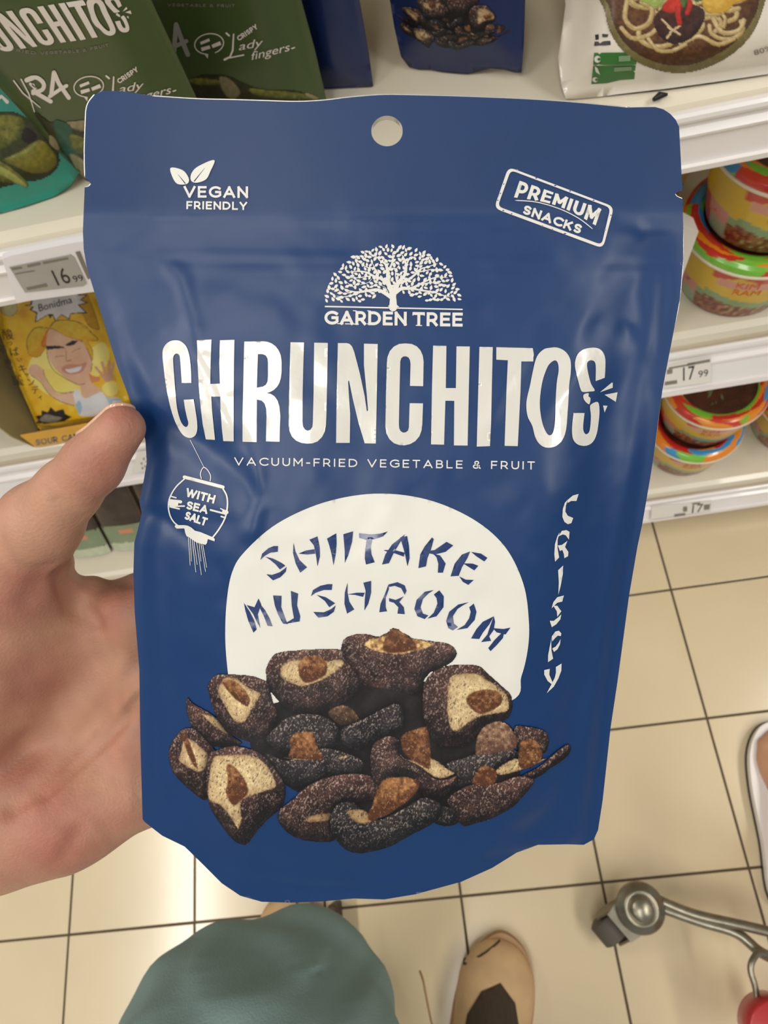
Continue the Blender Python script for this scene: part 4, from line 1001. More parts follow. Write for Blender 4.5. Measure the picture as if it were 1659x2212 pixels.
folds = [(atd(560, 2070, .53), .010, dv(.35, .9, .1), .006), (atd(650, 2115, .52), .008, dv(.1, .95, .2), .006), (atd(500, 2170, .50), .011, dv(.25, .9, .2), .007), (atd(760, 2120, .54), .009, dv(-.7, .6, 0), .006), (atd(700, 2180, .5), .010, dv(.0, 1, .1), -.004)]
Vt, Ft = mesh_sdf(fabric_fn(KN, folds), (-.46, -.80, .05), (.03, .03, .70), .006)
obj('trousers', Vt, Ft, M_cloth, holder, True)
RL = [(np.array([-.075, -.375, .16]), np.array([-.02, -.62, .40]), .058, .085, .02), (np.array([-.02, -.62, .40]), np.array([-.08, -.80, .55]), .09, .11, .03)]
Vt, Ft = mesh_sdf(fabric_fn(RL, []), (-.26, -.92, .05), (.14, -.27, .72), .009)
o = obj('trousers', Vt, Ft, M_cloth, holder, True)

# shoes
M_suede = mat('tan_suede', (214, 178, 132), rough=0.85, bump=0.5, bump_scale=900, var=0.08, var_scale=45)
M_sole = mat('tan_rubber_sole', (176, 138, 96), rough=0.6, var=0.08, var_scale=60)
M_gore = mat('dark_brown_elastic', (66, 52, 36), rough=0.9, bump=0.6, bump_scale=1200, stretch=(1, .2, 1), var=.15, var_scale=300)
M_green = mat('dark_green_lining', (40, 66, 58), rough=0.9)
def shoe(loc, ang, mirror=1):
    c, s = math.cos(ang), math.sin(ang)
    def W(P): P = np.asarray(P, float); return np.stack([loc[0] + (P[:, 0] * mirror) * c - P[:, 1] * s, loc[1] + (P[:, 0] * mirror) * s + P[:, 1] * c, loc[2] + P[:, 2]], 1)
    out = spline([(0, .002), (.028, -.010), (.046, -.040), (.053, -.085), (.048, -.14), (.038, -.19), (.036, -.25), (.022, -.283), (0, -.288), (-.022, -.283), (-.036, -.25), (-.042, -.19), (-.050, -.13), (-.050, -.08), (-.038, -.035), (-.020, -.008)], 5, True)
    pv, pf = prism([(x, y, 0.0) for x, y in out], (0, 0, .022))
    so = obj('sole', W(pv), pf, M_sole, None)
    def upper(P):
        x, y, z = P[:, 0], P[:, 1], P[:, 2]
        d = sd_ell(P, (0.0, -.060, .022), (.047, .055, .034)); d = smin(d, sd_ell(P, (0, -.115, .026), (.046, .085, .050)), .03)
        d = smin(d, sd_ell(P, (0, -.205, .035), (.036, .080, .062)), .03)
        return np.maximum(d, .014 - z)
    V, Fq = mesh_sdf(upper, (-.07, -.31, 0), (.07, .02, .12), .003)
    up = obj('upper', W(V), Fq if mirror > 0 else Fq[:, ::-1], M_suede, None, True)
    # elastic panel and welt seams lie on the upper
    def on_top(xy, off):
        P = np.zeros((len(xy), 3)); P[:, :2] = xy; zz = np.full(len(xy), .11)
        for _ in range(50):
            P[:, 2] = zz; zz = zz - np.clip(upper(P), 0, 1) * .8
        P[:, 2] = zz + off; return P
    g, t = fill2d([[(-.032, -.092), (-.020, -.062), (.002, -.046), (.024, -.062), (.036, -.092), (.034, -.20), (-.032, -.20)]], .006)
    ob = obj('elastic_panel', W(on_top(g, .0012)), t, M_gore, None, True)
    parts = [so, up, ob]
    for pl in ([(-.044, -.062), (-.030, -.030), (0, -.014), (.030, -.028), (.045, -.060), (.048, -.10)]):
        v, f = tube(on_top(spline(pl, 6), .0004), .0014, 6); parts.append(obj('seam', W(v), f, M_gore, None, True))
    return parts
sh1 = thing_children = shoe((0.0, -.185, .0), math.radians(-21))
r_sh = obj('shoe', *box(-.0, .0001, -.30, -.2999, .001, .0011), M_sole, holder) if False else None
def group_part(name, parts, parent, label=None):
    """first piece becomes the part, the others its sub-parts"""
    root = parts[0]; root.name = name; root.parent = parent
    for p in parts[1:]: p.parent = root
    if label: root['label'] = label
    return root
tip = hitZ(1092, 2024, .03)
for p in sh1: p.location = (tip[0], tip[1] + .185, 0)
rs = group_part('shoe', sh1, holder, 'tan suede slip-on with dark brown elastic, right foot')
# lace hanging from the right shoe
pts = [hitZ(907, 2098, .085), hitZ(914, 2118, .10), hitZ(920, 2150, .10), hitZ(926, 2180, .085), hitZ(934, 2215, .07), hitZ(948, 2250, .06)]
v, f = tube(spline(pts, 6), 0.0014, 8); o = obj('lace', v, f, M_sole, rs, True)
o.location = (-tip[0], -tip[1] - .185, 0)
sh2 = shoe((0, 0, 0), math.radians(-8), -1)
tl_ = hitZ(628, 1926, .03)
for p in sh2: p.location = (tl_[0], tl_[1], 0)
ls = group_part('shoe', sh2, holder)
v, f = box(.036, .048, -.09, -.03, .02, .055, .004); p = obj('side_panel', v, f, M_green, ls); p.location = (0, 0, 0)
v, f = box(.050, .056, -.09, -.03, .02, .050, .002); p = obj('side_stripe', v, f, M_rail, ls)
v, f = box(.056, .068, -.10, -.02, .0, .046, .003); p = obj('sole_wall', v, f, mat('dark_brown_rubber', (62, 46, 32), rough=.6), ls)
for q in ls.children:
    if q.parent is ls and q.location.length > 0 and q.name.split('.')[0] not in ('side_panel', 'side_stripe', 'sole_wall'): q.location = (0, 0, 0)
for q in rs.children:
    if q.name.split('.')[0] != 'lace': q.location = (0, 0, 0)
fin_origin(holder, (-.15, -.40, 0))
# ------------------------------------------------------------------ goods on the shelves
class Sheet:
    """upright or leaning sheet standing at o; yaw turns it about the vertical, lean tips its top away; relief bulges it"""
    def __init__(s, o, yaw, lean, relief=None):
        y, l = math.radians(yaw), math.radians(lean)
        s.o = np.array(o, float); s.u = np.array([math.cos(y), math.sin(y), 0.0]); bk = np.array([-math.sin(y), math.cos(y), 0.0])
        s.v = np.array([0, 0, 1.0]) * math.cos(l) + bk * math.sin(l); s.n = np.cross(s.u, s.v); s.relief = relief
        if relief is None: s.relief = lambda a, b: a * 0
    def uv(s, xy):
        xy = np.asarray(xy, float); d = ray(xy[:, 0], xy[:, 1]); t = ((s.o - CAM) @ s.n) / (d @ s.n)
        P = CAM + d * t[:, None] - s.o; return np.stack([P @ s.u, P @ s.v], 1)
    def at_uv(s, ab, off=0.0):
        ab = np.asarray(ab, float)
        return s.o + ab[:, :1] * s.u + ab[:, 1:] * s.v + s.n * (s.relief(ab[:, 0], ab[:, 1]) + off)[:, None]
    def place(s, xy, off=0.0):
        """surface point showing at the given place of the print"""
        xy = np.asarray(xy, float); q = xy.copy()
        for _ in range(5):
            x, y = project(s.at_uv(s.uv(q))); q = q + xy - np.stack([x, y], 1)
        return s.at_uv(s.uv(q), off)
def loop_dist(ab, L):
    L = np.asarray(L); d = np.full(len(ab), 1e9)
    for a, b in zip(L, np.roll(L, -1, 0)):
        e = b - a; t = np.clip(((ab - a) @ e) / (e @ e + 1e-15), 0, 1); d = np.minimum(d, np.linalg.norm(ab - a - t[:, None] * e, axis=1))
    return d
def bag(name, sheet, outline_px, m_, parent, step=.006, bulge=.012, edge=.035, thick=None, wob=.0012, seed=0, back_m=None):
    """soft pack: front relief swells from its edges, flat back, one closed mesh"""
    L = sheet.uv(outline_px)
    def rel(a, b):
        q = np.stack([a, b], 1); sh = a.shape; d = loop_dist(q, L)
        e = sstep(d, 0, edge); return bulge * (1 - (1 - e) ** 2) + wob * (fbm(a * 45, b * 40, seed, 3) - .45) * sstep(d, 0, .02)
    sheet.relief = rel
    V2, T = fill2d([L], step); A = sheet.at_uv(V2); B = A - sheet.n * (sheet.relief(V2[:, 0], V2[:, 1]) * (1.6 if thick is None else 1) + (thick or .001))[:, None]
    n = len(V2)
    if np.cross(A[T[0, 1]] - A[T[0, 0]], A[T[0, 2]] - A[T[0, 0]]) @ sheet.n < 0: T = T[:, ::-1]
    ed = {}
    for t in T.tolist():
        for i in range(3): ed[(t[i], t[(i + 1) % 3])] = 1
    side = [[b, a, a + n, b + n] for (a, b) in ed if (b, a) not in ed]
    return obj(name, np.concatenate([A, B]), T.tolist() + (T[:, ::-1] + n).tolist() + side, m_, parent, True)
def decal(name, sheet, parts, m_, parent, off=.0004, step=30):
    L = []
    for lp in parts:
        v, t = fill2d(lp, step)
        if len(t): L.append((v, t))
    V = np.concatenate([v for v, _ in L]); n = 0; T = []
    for v, t in L: T.append(t + n); n += len(v)
    T = np.concatenate(T); P = sheet.place(V, off)
    nr = np.einsum('ij,j->i', np.cross(P[T[:, 1]] - P[T[:, 0]], P[T[:, 2]] - P[T[:, 0]]), sheet.n); T[nr < 0] = T[nr < 0][:, ::-1]
    return obj(name, P, T, m_, parent, True)
def picture(name, sheet, shapes, x0, y0, x1, y1, st, parent, clip=None, m_=None, off=.0003):
    X, Y, img, mask = mushroom_print(shapes, x0, y0, x1, y1, st)
    if clip is not None: mask &= inside(np.stack([X.ravel(), Y.ravel()], 1), clip).reshape(mask.shape)
    return print_mesh(name, X, Y, img, mask, lambda q: sheet.place(q, off), m_ or M_print, parent)
IDN = lambda pts: pts
SM = lambda pts: spline(pts, 6, True)
def homography(src, dst):
    A = []
    for (x, y), (u, v) in zip(src, dst):
        A += [[x, y, 1, 0, 0, 0, -u * x, -u * y], [0, 0, 0, x, y, 1, -v * x, -v * y]]
    h = np.linalg.solve(np.array(A, float), np.array(dst, float).ravel()); Hm = np.append(h, 1).reshape(3, 3)
    def f(p):
        q = np.c_[np.asarray(p, float), np.ones(len(p))] @ Hm.T; return q[:, :2] / q[:, 2:]
    return f

M_green_film = mat('olive_green_film', (62, 78, 38), rough=0.42, coat=0.2, coat_rough=.2, var=.05, var_scale=30)
M_teal_film = mat('teal_film', (30, 136, 116), rough=0.4, coat=0.25, coat_rough=.2, var=.04, var_scale=30)
M_navy = mat('navy_film', (16, 34, 80), rough=0.38, coat=0.25, coat_rough=.2, var=.05, var_scale=30)
M_white_ink = mat('white_print', (224, 214, 204), rough=0.5, var=.02)
M_grey_ink = mat('grey_print', (128, 122, 110), rough=.6)

# ---- olive green pouch in front
G1 = Sheet((-.206, .401, .8), -15, -6)
g1 = thing('snack_pouch', 'olive green okra snack pouch, the nearer of the two, behind the blue pouch corner', 'pouch', 'green okra pouches')
bag('film', G1, [(191, 397), (160, 365), (0, 190), (-60, 125), (-150, -20), (-230, -150), (258, -150), (270, -110), (325, 0), (420, 205), (480, 345), (400, 375), (300, 398)], M_green_film, g1, bulge=.010)
H1 = homography([(873, 962), (1265, 962), (1072, 750), (1305, 815)], [(108, 96), (274, 68), (143, 4), (263, 11)])
decal('brand_lettering', G1, [[H1(l) for l in BIG[k]] for k in ('R', 'U', 'N', 'C2', 'H2', 'I', 'T', 'O', 'S', 'S2', 'S3', 'k1', 'k2', 'k3')], M_white_ink, g1)
decal('tagline', G1, lettering('VACUUM-FRIED', (-75, 92), (78, 117), 6.5, .2, gap=.3) + lettering('VEGETABLE', (88, 117), (172, 112), 6.5, .2, gap=.3) + lettering('& FRUIT', (180, 111), (236, 99), 6.5, .2, gap=.3), M_grey_ink, g1)
decal('okra_lettering', G1, [[stroke([(30, 173), (50, 200), (87, 231)], [3, 3, 2])], [stroke([(46, 170), (62, 200), (75, 240)], [3, 3, 2])], [stroke([(66, 180), (82, 196), (72, 182)], 6)],
    [stroke(spline([(58, 172), (78, 166), (94, 178), (92, 192), (72, 200)], 5), [10, 11, 11, 11] + [9] * 17)], [stroke([(72, 196), (110, 218)], 9)], [stroke([(117, 155), (111, 205)], 9)], [stroke([(117, 155), (128, 180), (149, 210)], 9)], [stroke([(108, 207), (130, 192), (144, 184)], 8)]], M_white_ink, g1)
def ring(cx, cy, rx, ry, w, a0=0, a1=360, rot=0):
    c, s = math.cos(math.radians(rot)), math.sin(math.radians(rot))
    pts = [(cx + rx * math.cos(t) * c - ry * math.sin(t) * s, cy + rx * math.cos(t) * s + ry * math.sin(t) * c) for t in np.linspace(math.radians(a0), math.radians(a1), 28)]
    return [stroke(pts, w)]
def okra_marks(sh, par, H):
    P = [ring(192, 186, 32, 22, 2.4, 110, 430, -8), [H([(180, 206), (189, 218), (190, 208)]).tolist()], [H([(172, 182), (192, 174), (194, 180), (174, 188)])], [H([(174, 194), (193, 189), (195, 196), (176, 202)])], [H([(197, 188), (216, 180), (219, 188), (200, 195)])]]
    P[0] = [H(P[0][0])]
    P += [[H(l)] for q in lettering('CRISPY', (258, 180), (300, 152), 11, .22, gap=.2) for l in q]
    P += [[H(l) for l in text_fit('ady', (258, 200), (313, 190), 17, bold=.02, shear=.3)]]
    P += [[H(stroke([(246, 165), (244, 200), (238, 214), (226, 220)], [3, 4, 4, 5]))]]
    P += [[H(stroke([(232, 217), (268, 210)], 3))]]
    P += [[H(l) for l in text_fit('fingers', (286, 221), (372, 200), 17, bold=.02, shear=.3)]]
    P += [[H(stroke([(374, 196), (380, 194)], 2.5))], [H(stroke([(230, 163), (236, 168)], 4))]]
    decal('small_print', sh, P, M_white_ink, par)
okra_marks(G1, g1, lambda p: np.asarray(p, float))
OK_G, OK_D, OK_T = ((66, 72, 22), (150, 142, 64)), ((28, 30, 14), (62, 58, 30)), ((112, 104, 72), (164, 148, 112))
picture('okra_picture', G1, [(OK_D, SM, [(70, 235), (110, 262), (150, 262), (190, 255), (250, 260), (330, 270), (330, 340), (230, 390), (190, 392), (150, 350), (110, 300)]), (OK_T, SM, [(140, 262), (200, 258), (240, 268), (200, 285), (150, 275)]), (((24, 66, 50), (38, 90, 66)), SM, [(118, 258), (150, 268), (160, 300), (170, 345), (140, 330), (120, 290)]),
    (OK_T, SM, [(105, 292), (118, 296), (130, 322), (120, 324), (106, 310)]), (OK_G, SM, [(150, 290), (185, 300), (190, 330), (160, 325)]), (OK_T, SM, [(150, 330), (186, 350), (190, 385), (170, 375)])], 70, 230, 335, 396, 2.6, g1)
# ---- olive green pouch behind
G2 = Sheet((-.12, .440, .8), -18, 4)
g2 = thing('snack_pouch', 'olive green okra snack pouch, partly hidden behind the nearer green one', 'pouch', 'green okra pouches')
bag('film', G2, [(340, 330), (290, 100), (230, -150), (602, -150), (650, 0), (680, 110), (704, 215), (716, 275), (600, 300), (470, 330)], M_green_film, g2, bulge=.009, seed=4)
HS = lambda p: np.asarray(p, float) * np.array([.98, 1.0]) + np.array([264, -92])
okra_marks(G2, g2, HS)
decal('tagline', G2, lettering('VEGETABLE & FRUIT', (362, 13), (508, 15), 6.5, .2, gap=.3), M_grey_ink, g2)
decal('okra_lettering', G2, [[stroke([(381, 52), (376, 112)], 10)], [stroke([(381, 52), (394, 88), (406, 117)], 10)], [stroke([(377, 100), (403, 88)], 9)]], mat('pale_grey_print', (150, 146, 138), rough=.6), g2)
picture('okra_picture', G2, [(OK_D, SM, [(410, 175), (480, 160), (560, 190), (640, 195), (690, 215), (700, 262), (560, 285), (420, 270)]), (OK_G, SM, [(410, 168), (470, 172), (480, 184), (420, 182)]), (OK_T, SM, [(474, 165), (500, 172), (520, 200), (500, 215), (480, 195)]), (OK_G, SM, [(540, 190), (600, 195), (680, 205), (690, 215), (600, 212), (550, 205)]), (OK_T, SM, [(660, 198), (688, 208), (684, 216), (662, 208)])], 400, 150, 705, 290, 2.8, g2)
# ---- teal pouch
T1 = Sheet((-.36, .374, .8), 8, 25)
t1 = thing('snack_pouch', 'teal green snack pouch with an okra picture at the left end', 'pouch')
bag('film', T1, [(-170, 440), (-60, 462), (0, 461), (60, 452), (118, 428), (152, 402), (172, 372), (190, 330), (150, 150), (60, -60), (-250, -60), (-260, 200)], M_teal_film, t1, bulge=.010, edge=.03, seed=8)
picture('okra_picture', T1, [(((34, 40, 18), (70, 70, 30)), SM, [(-160, 250), (0, 240), (50, 248), (110, 290), (130, 350), (100, 385), (50, 395), (-20, 410), (-160, 420)]),
    (OK_G, SM, [(-60, 262), (10, 248), (48, 255), (52, 275), (20, 290), (-30, 320), (-80, 330)]), (((22, 18, 8), (34, 30, 12)), SM, [(55, 275), (78, 290), (80, 305), (60, 310), (48, 300)]), (OK_G, SM, [(-60, 300), (10, 280), (46, 272), (40, 300), (0, 325), (-60, 345)]),
    (((92, 86, 24), (140, 128, 48)), SM, [(40, 330), (84, 302), (110, 320), (124, 348), (108, 368), (70, 374), (30, 358), (8, 345)]), (((110, 112, 46), (160, 154, 84)), SM, [(34, 332), (60, 320), (82, 304), (70, 325), (40, 342), (6, 346)]),
    (OK_G, SM, [(-50, 340), (0, 348), (40, 375), (62, 398), (56, 407), (30, 396), (-20, 392), (-60, 380)]), (((128, 130, 60), (170, 166, 96)), SM, [(-20, 350), (20, 368), (58, 398), (50, 404), (10, 382), (-30, 362)])], -170, 235, 140, 425, 3, t1)
decal('white_mark', T1, [[stroke([(-20, 222), (4, 208), (16, 220)], 8)]], M_white_ink, t1)

# ---- navy pouches
B1 = Sheet((-.045, .4425, .8), -14, 3)
b1 = thing('snack_pouch', 'plain dark navy pouch standing edge-on beside the green pouches', 'pouch')
bag('film', B1, [(600, -150), (760, -150), (776, 0), (797, 120), (806, 188), (800, 196), (740, 204), (640, 215), (620, 0)], M_navy, b1, bulge=.006, seed=12)
B2 = Sheet((.016, .4435, .8), -25, 10)
b2 = thing('snack_pouch', 'navy snack pouch with a mushroom picture standing beyond the hang hole', 'pouch')
MO = [(836, -150), (842, 0), (852, 60), (866, 122), (884, 145), (905, 150), (930, 150), (955, 156), (985, 163), (1010, 160), (1060, 148), (1090, 151), (1112, 157), (1126, 157), (1131, 100), (1134, 0), (1137, -150)]
bag('film', B2, MO, M_navy, b2, bulge=.008, seed=14)
H2 = homography([(520, 1820), (800, 1838), (1232, 1610), (600, 1410)], [(925, 103), (990, 108), (1104, 64), (905, -2)])
sh2_ = [(k, (lambda f_: (lambda pts: H2(spline(f_(pts), 4, True))))(qa if fr == A_ else qb), pts) for k, fr, pts in MUSH]
picture('mushroom_picture', B2, sh2_, 850, -60, 1112, 112, 1.7, b2)

# ---- noodle pack leaning on the shelf
M_clear = mat('milky_plastic_film', (226, 216, 200), rough=0.3, coat=0.5, coat_rough=.12, bump=.3, bump_scale=90, var=.04, var_scale=25)
N1 = Sheet((.112, .382, .8), -6, 34)
n1 = thing('noodle_pack', 'milky white plastic noodle pack with a printed bowl of soup, at the right end', 'pack')
bag('film', N1, [(1186, -160), (1216, -40), (1222, 10), (1214, 70), (1206, 125), (1212, 180), (1222, 214), (1283, 213), (1366, 208), (1440, 204), (1560, 186), (1690, 160), (1800, 130), (1800, -160)], M_clear, n1, bulge=.020, edge=.03, wob=.004, seed=20)
BR, ND, MSH = ((70, 42, 22), (138, 88, 46)), ((176, 148, 92), (232, 214, 168)), ((40, 18, 14), (92, 52, 38))
def nd(pts, w=11): return (ND, (lambda p, w=w: stroke(spline(p, 6), w)), pts)
NSH = [(((108, 96, 56), (160, 146, 96)), SM, [(1305, -60), (1306, 28), (1322, 80), (1352, 118), (1390, 142), (1440, 157), (1490, 157), (1540, 142), (1590, 112), (1630, 66), (1654, 0), (1658, -60)]),
       (BR, SM, [(1318, -60), (1319, 25), (1335, 72), (1362, 106), (1400, 128), (1445, 141), (1490, 140), (1540, 122), (1588, 90), (1624, 46), (1640, 0), (1642, -60)])]
rs_ = np.random.RandomState(3)
for k in range(30):
    cx, cy = rs_.uniform(1345, 1610), rs_.uniform(-45, 95); r = rs_.uniform(16, 40); a = rs_.uniform(0, 6.28)
    if (cx - 1480) ** 2 / 150 ** 2 + (cy + 20) ** 2 / 118 ** 2 > 1: continue
    NSH.append(nd([(cx + r * 1.15 * math.cos(a + t), cy + r * .8 * math.sin(a + t)) for t in np.linspace(0, rs_.uniform(2.2, 4.8), 7)], rs_.uniform(8, 12)))
NSH += [nd([(1355, 0), (1350, 40), (1372, 62), (1400, 50), (1408, 20), (1385, 5)], 11), nd([(1342, 60), (1365, 82), (1400, 76), (1420, 60)], 10), nd([(1540, 40), (1560, 70), (1595, 66), (1606, 44)], 11), nd([(1470, 95), (1510, 78), (1550, 96), (1585, 84)], 10), nd([(1400, 84), (1420, 108), (1450, 110), (1480, 96)], 9),
        (((150, 168, 84), (216, 220, 150)), SM, [(1370, -60), (1440, -60), (1440, -10), (1418, 16), (1396, 8), (1372, -8)]),
        (((196, 150, 50), (238, 206, 104)), SM, [(1528, -60), (1640, -60), (1625, -8), (1590, 6), (1570, 24), (1540, 30), (1520, 18), (1515, -10)]),
        (MSH, SM, [(1412, 45), (1424, 22), (1450, 8), (1490, 8), (1518, 20), (1522, 40), (1505, 72), (1480, 90), (1450, 94), (1424, 78)]),
        (((222, 190, 140), (236, 210, 166)), lambda p: stroke(p, 5), [(1430, 42), (1448, 62), (1468, 74)]), (((222, 190, 140), (236, 210, 166)), lambda p: stroke(p, 5), [(1470, 54), (1452, 66), (1440, 82)]),
        (((168, 34, 20), (224, 74, 44)), SM, [(1430, 22), (1436, 6), (1456, -10), (1476, -6), (1480, 10), (1462, 24), (1446, 28)]), (((168, 30, 20), (220, 64, 48)), lambda p: stroke(spline(p, 5), 12), [(1466, 10), (1464, 30), (1468, 50)]), (((168, 30, 20), (220, 64, 48)), lambda p: stroke(spline(p, 5), 11), [(1484, 28), (1490, 8), (1478, -8)]),
        (((60, 96, 34), (120, 150, 70)), SM, [(1468, -40), (1500, -40), (1520, -8), (1508, 4), (1488, -2), (1478, 16), (1470, 4)])]
picture('soup_picture', N1, NSH, 1290, -60, 1659 + 10, 160, 2.2, n1)
M_lbl = mat('green_label_ink', (52, 112, 46), rough=.45, var=.12, var_scale=120); M_lbl2 = mat('grey_green_ink', (120, 150, 110), rough=.5); M_inkblk = mat('black_print', (40, 38, 38), rough=.5)
decal('green_label', N1, [[[(1283, 114), (1376, 113), (1374, 139), (1281, 140)]], [[(1281, 142), (1373, 141), (1370, 171), (1340, 173), (1310, 180), (1277, 182)]]], M_lbl, n1)
decal('label_dots', N1, [[ring(1290, 128, 3.4, 4, 7)[0]], [[(1284, 143), (1290, 147), (1296, 162), (1286, 155)]], [ring(1285, 172, 3, 2.5, 6)[0]]], M_white_ink, n1, .0008)
decal('label_words', N1, [[[(1336, 121), (1361, 120), (1361, 132), (1336, 133)]], [[(1326, 146), (1364, 144), (1364, 152), (1326, 155)]]], M_lbl2, n1, .0008)
decal('small_label', N1, [[[(1284, 90), (1318, 88), (1319, 97), (1283, 99)]], [[(1285, 75), (1293, 74), (1293, 85), (1286, 86)]], [[(1300, 73), (1314, 74), (1312, 80), (1301, 80)]]], M_inkblk, n1)
decal('weight_print', N1, [text_fit('80%', (1630, 120), (1668, 108), 11, bold=.02)], M_grey_ink, n1)
v, f = tube(np.array([hitZ(1412, 215, .803), hitZ(1425, 206, .803), hitZ(1442, 204, .803)]), [.0012, .0022, .0008], 8)
tag(obj('dark_clip', v, f, M_black, None, True), 'small black clip lying on the shelf edge below the noodle pack', 'clip')

# ---- price tags
def tag_holder(x0, x1, z0, z1, y, nm, label, m1, t=.004, inset=None):
    r = thing('price_tag', label, 'price tag', None)
    return r
pt = thing('price_tag', 'electronic price tag reading 16 99 clipped to the top rail', 'price tag')
def fquad(px, Y): return [hitY(x, y, Y) for x, y in px]
def slab(px, Y, th, nm, m_, par, planeY=None):
    """flat plate whose corners show at the given places, parallel to the rail face"""
    F3 = np.array(fquad(px, Y)); B3 = F3 + np.array([0, th, 0]); n = len(px)
    return obj(nm, np.concatenate([F3, B3]), [list(range(n)), list(range(n, 2 * n))[::-1]] + [[i, n + i, n + (i + 1) % n, (i + 1) % n] for i in range(n)], m_, par)
M_tagw = mat('white_tag_plastic', (240, 236, 238), rough=.3, coat=.3); M_eink = mat('eink_grey', (168, 164, 158), rough=.35, coat=.3, var=.05, var_scale=40)
slab([(4, 560), (26, 552), (150, 526), (200, 518), (206, 630), (60, 650), (36, 655), (22, 612)], .3500, .005, 'holder', M_tagw, pt)
slab([(20, 577), (152, 550), (160, 556), (187, 612), (180, 618), (54, 632)], .3494, .0005, 'display', M_eink, pt)
def face_text(nm, parts, Y, m_, par):
    L = []; n = 0; VV = []; TT = []
    for lp in parts:
        v, t = fill2d(lp, 40)
        VV.append(v); TT.append(t + n); n += len(v)
    V = np.concatenate(VV); T = np.concatenate(TT); P = np.array([hitY(x, y, Y) for x, y in V])
    nr = np.cross(P[T[:, 1]] - P[T[:, 0]], P[T[:, 2]] - P[T[:, 0]])[:, 1]; T[nr > 0] = T[nr > 0][:, ::-1]
    return obj(nm, P, T, m_, par)
def shear_fit(s, p0, p1, top, bold=.02):
    """text whose up-direction is given by the vector top (image space)"""
    L = text_loops(s, bold); A = np.concatenate(L); x0, x1 = A[:, 0].min(), A[:, 0].max(); p0 = np.array(p0, float); d = (np.array(p1, float) - p0) / (x1 - x0); t = np.array(top, float) / cap_height()
    return [p0 + (l[:, :1] - x0) * d + l[:, 1:] * t for l in L]
face_text('price_digits', [shear_fit('16', (125, 617), (155, 610), (-15, -32), .055), shear_fit('99', (161, 610), (182, 606), (-6, -13), .06)], .3492, M_inkblk, pt)
face_text('product_line', [[[(24, 579), (46, 576), (48, 580), (27, 584)]], [[(58, 573), (86, 567), (88, 572), (60, 578)]], [[(92, 566), (146, 556), (148, 560), (94, 571)]], [[(32, 591), (74, 584), (75, 586), (34, 593)]], [[(56, 622), (100, 612), (103, 619), (60, 627)]]], .3492, M_grey_ink, pt)
slab([(163, 545), (172, 543), (196, 600), (190, 604)], .3494, .0003, 'side_label', M_grey_ink, pt)
fin_origin(pt, (-.24, .352, .755))
RL2 = Sheet((0, .3600 - .0052, .4485), 0, math.degrees(math.atan2(.026, .0415)))
RL3 = Sheet((0, .3460 - .0052, .0850), 0, math.degrees(math.atan2(.020, .034)))
def paper_tag(sh, quad, words, label, extra=()):
    r = thing('price_tag', label, 'price tag')
    L = np.array(quad, float); v, t = fill2d([L], 60); A = sh.place(v, .0006); n = len(v)
    if np.cross(A[t[0, 1]] - A[t[0, 0]], A[t[0, 2]] - A[t[0, 0]]) @ sh.n < 0: t = t[:, ::-1]
    B = A - sh.n * .001; Q = sh.place(L, .0006); m = len(L)
    obj('paper', np.concatenate([A, B]), t.tolist() + (t[:, ::-1] + n).tolist(), mat('paper_label', (226, 220, 210), rough=.6, var=.02), r)
    decal('price_digits', sh, [w for w in words], M_inkblk, r, .0009)
    if extra: decal('fine_print', sh, [[e] for e in extra], M_grey_ink, r, .0009)
    fin_origin(r, A.mean(0)); return r
paper_tag(RL2, [(1437, 790), (1536, 770), (1534, 826), (1432, 838)], [shear_fit('17', (1475, 822), (1500, 818), (0, -29), .045), shear_fit('99', (1508, 815), (1529, 811), (0, -14), .04)], 'white paper price tag reading 17 99 on the middle rail',
          [[(1440, 798), (1452, 796), (1452, 806), (1440, 808)], [(1484, 784), (1533, 775), (1533, 781), (1484, 790)], [(1436, 824), (1462, 820), (1462, 828), (1435, 832)], [(1444, 793), (1500, 783), (1500, 787), (1444, 797)]])
paper_tag(RL3, [(1408, 1094), (1536, 1080), (1535, 1104), (1405, 1122)], [shear_fit('17', (1494, 1108), (1517, 1104), (2, -17), .045)], 'white paper price tag reading 17 on the bottom rail',
          [[(1475, 1094), (1484, 1093), (1484, 1104), (1475, 1105)], [(1495, 1086), (1512, 1084), (1512, 1088), (1495, 1090)], [(1456, 1110), (1480, 1107), (1480, 1113), (1456, 1116)], [(1520, 1090), (1534, 1088), (1532, 1100), (1520, 1101)]])
r = thing('price_tag', 'small white speckled tag on the middle rail beside the thumb', 'price tag')
sq = np.array([(296, 978), (322, 972), (322, 1016), (286, 1022)], float); v, t = fill2d([sq], 60); A = RL2.place(v, .0012)
v2, f2 = join((A, t[:, ::-1] if np.cross(A[t[0, 1]] - A[t[0, 0]], A[t[0, 2]] - A[t[0, 0]]) @ RL2.n < 0 else t)); obj('paper', v2, f2, mat('paper_label', (226, 220, 210)), r)
decal('speckle', RL2, [[ring(x, y, 1.4, 1.4, 2.5)[0]] for x, y in ((312, 990), (318, 996), (307, 1000), (315, 1006), (309, 1010), (319, 984))], M_grey_ink, r, .0014)
fin_origin(r, A.mean(0))

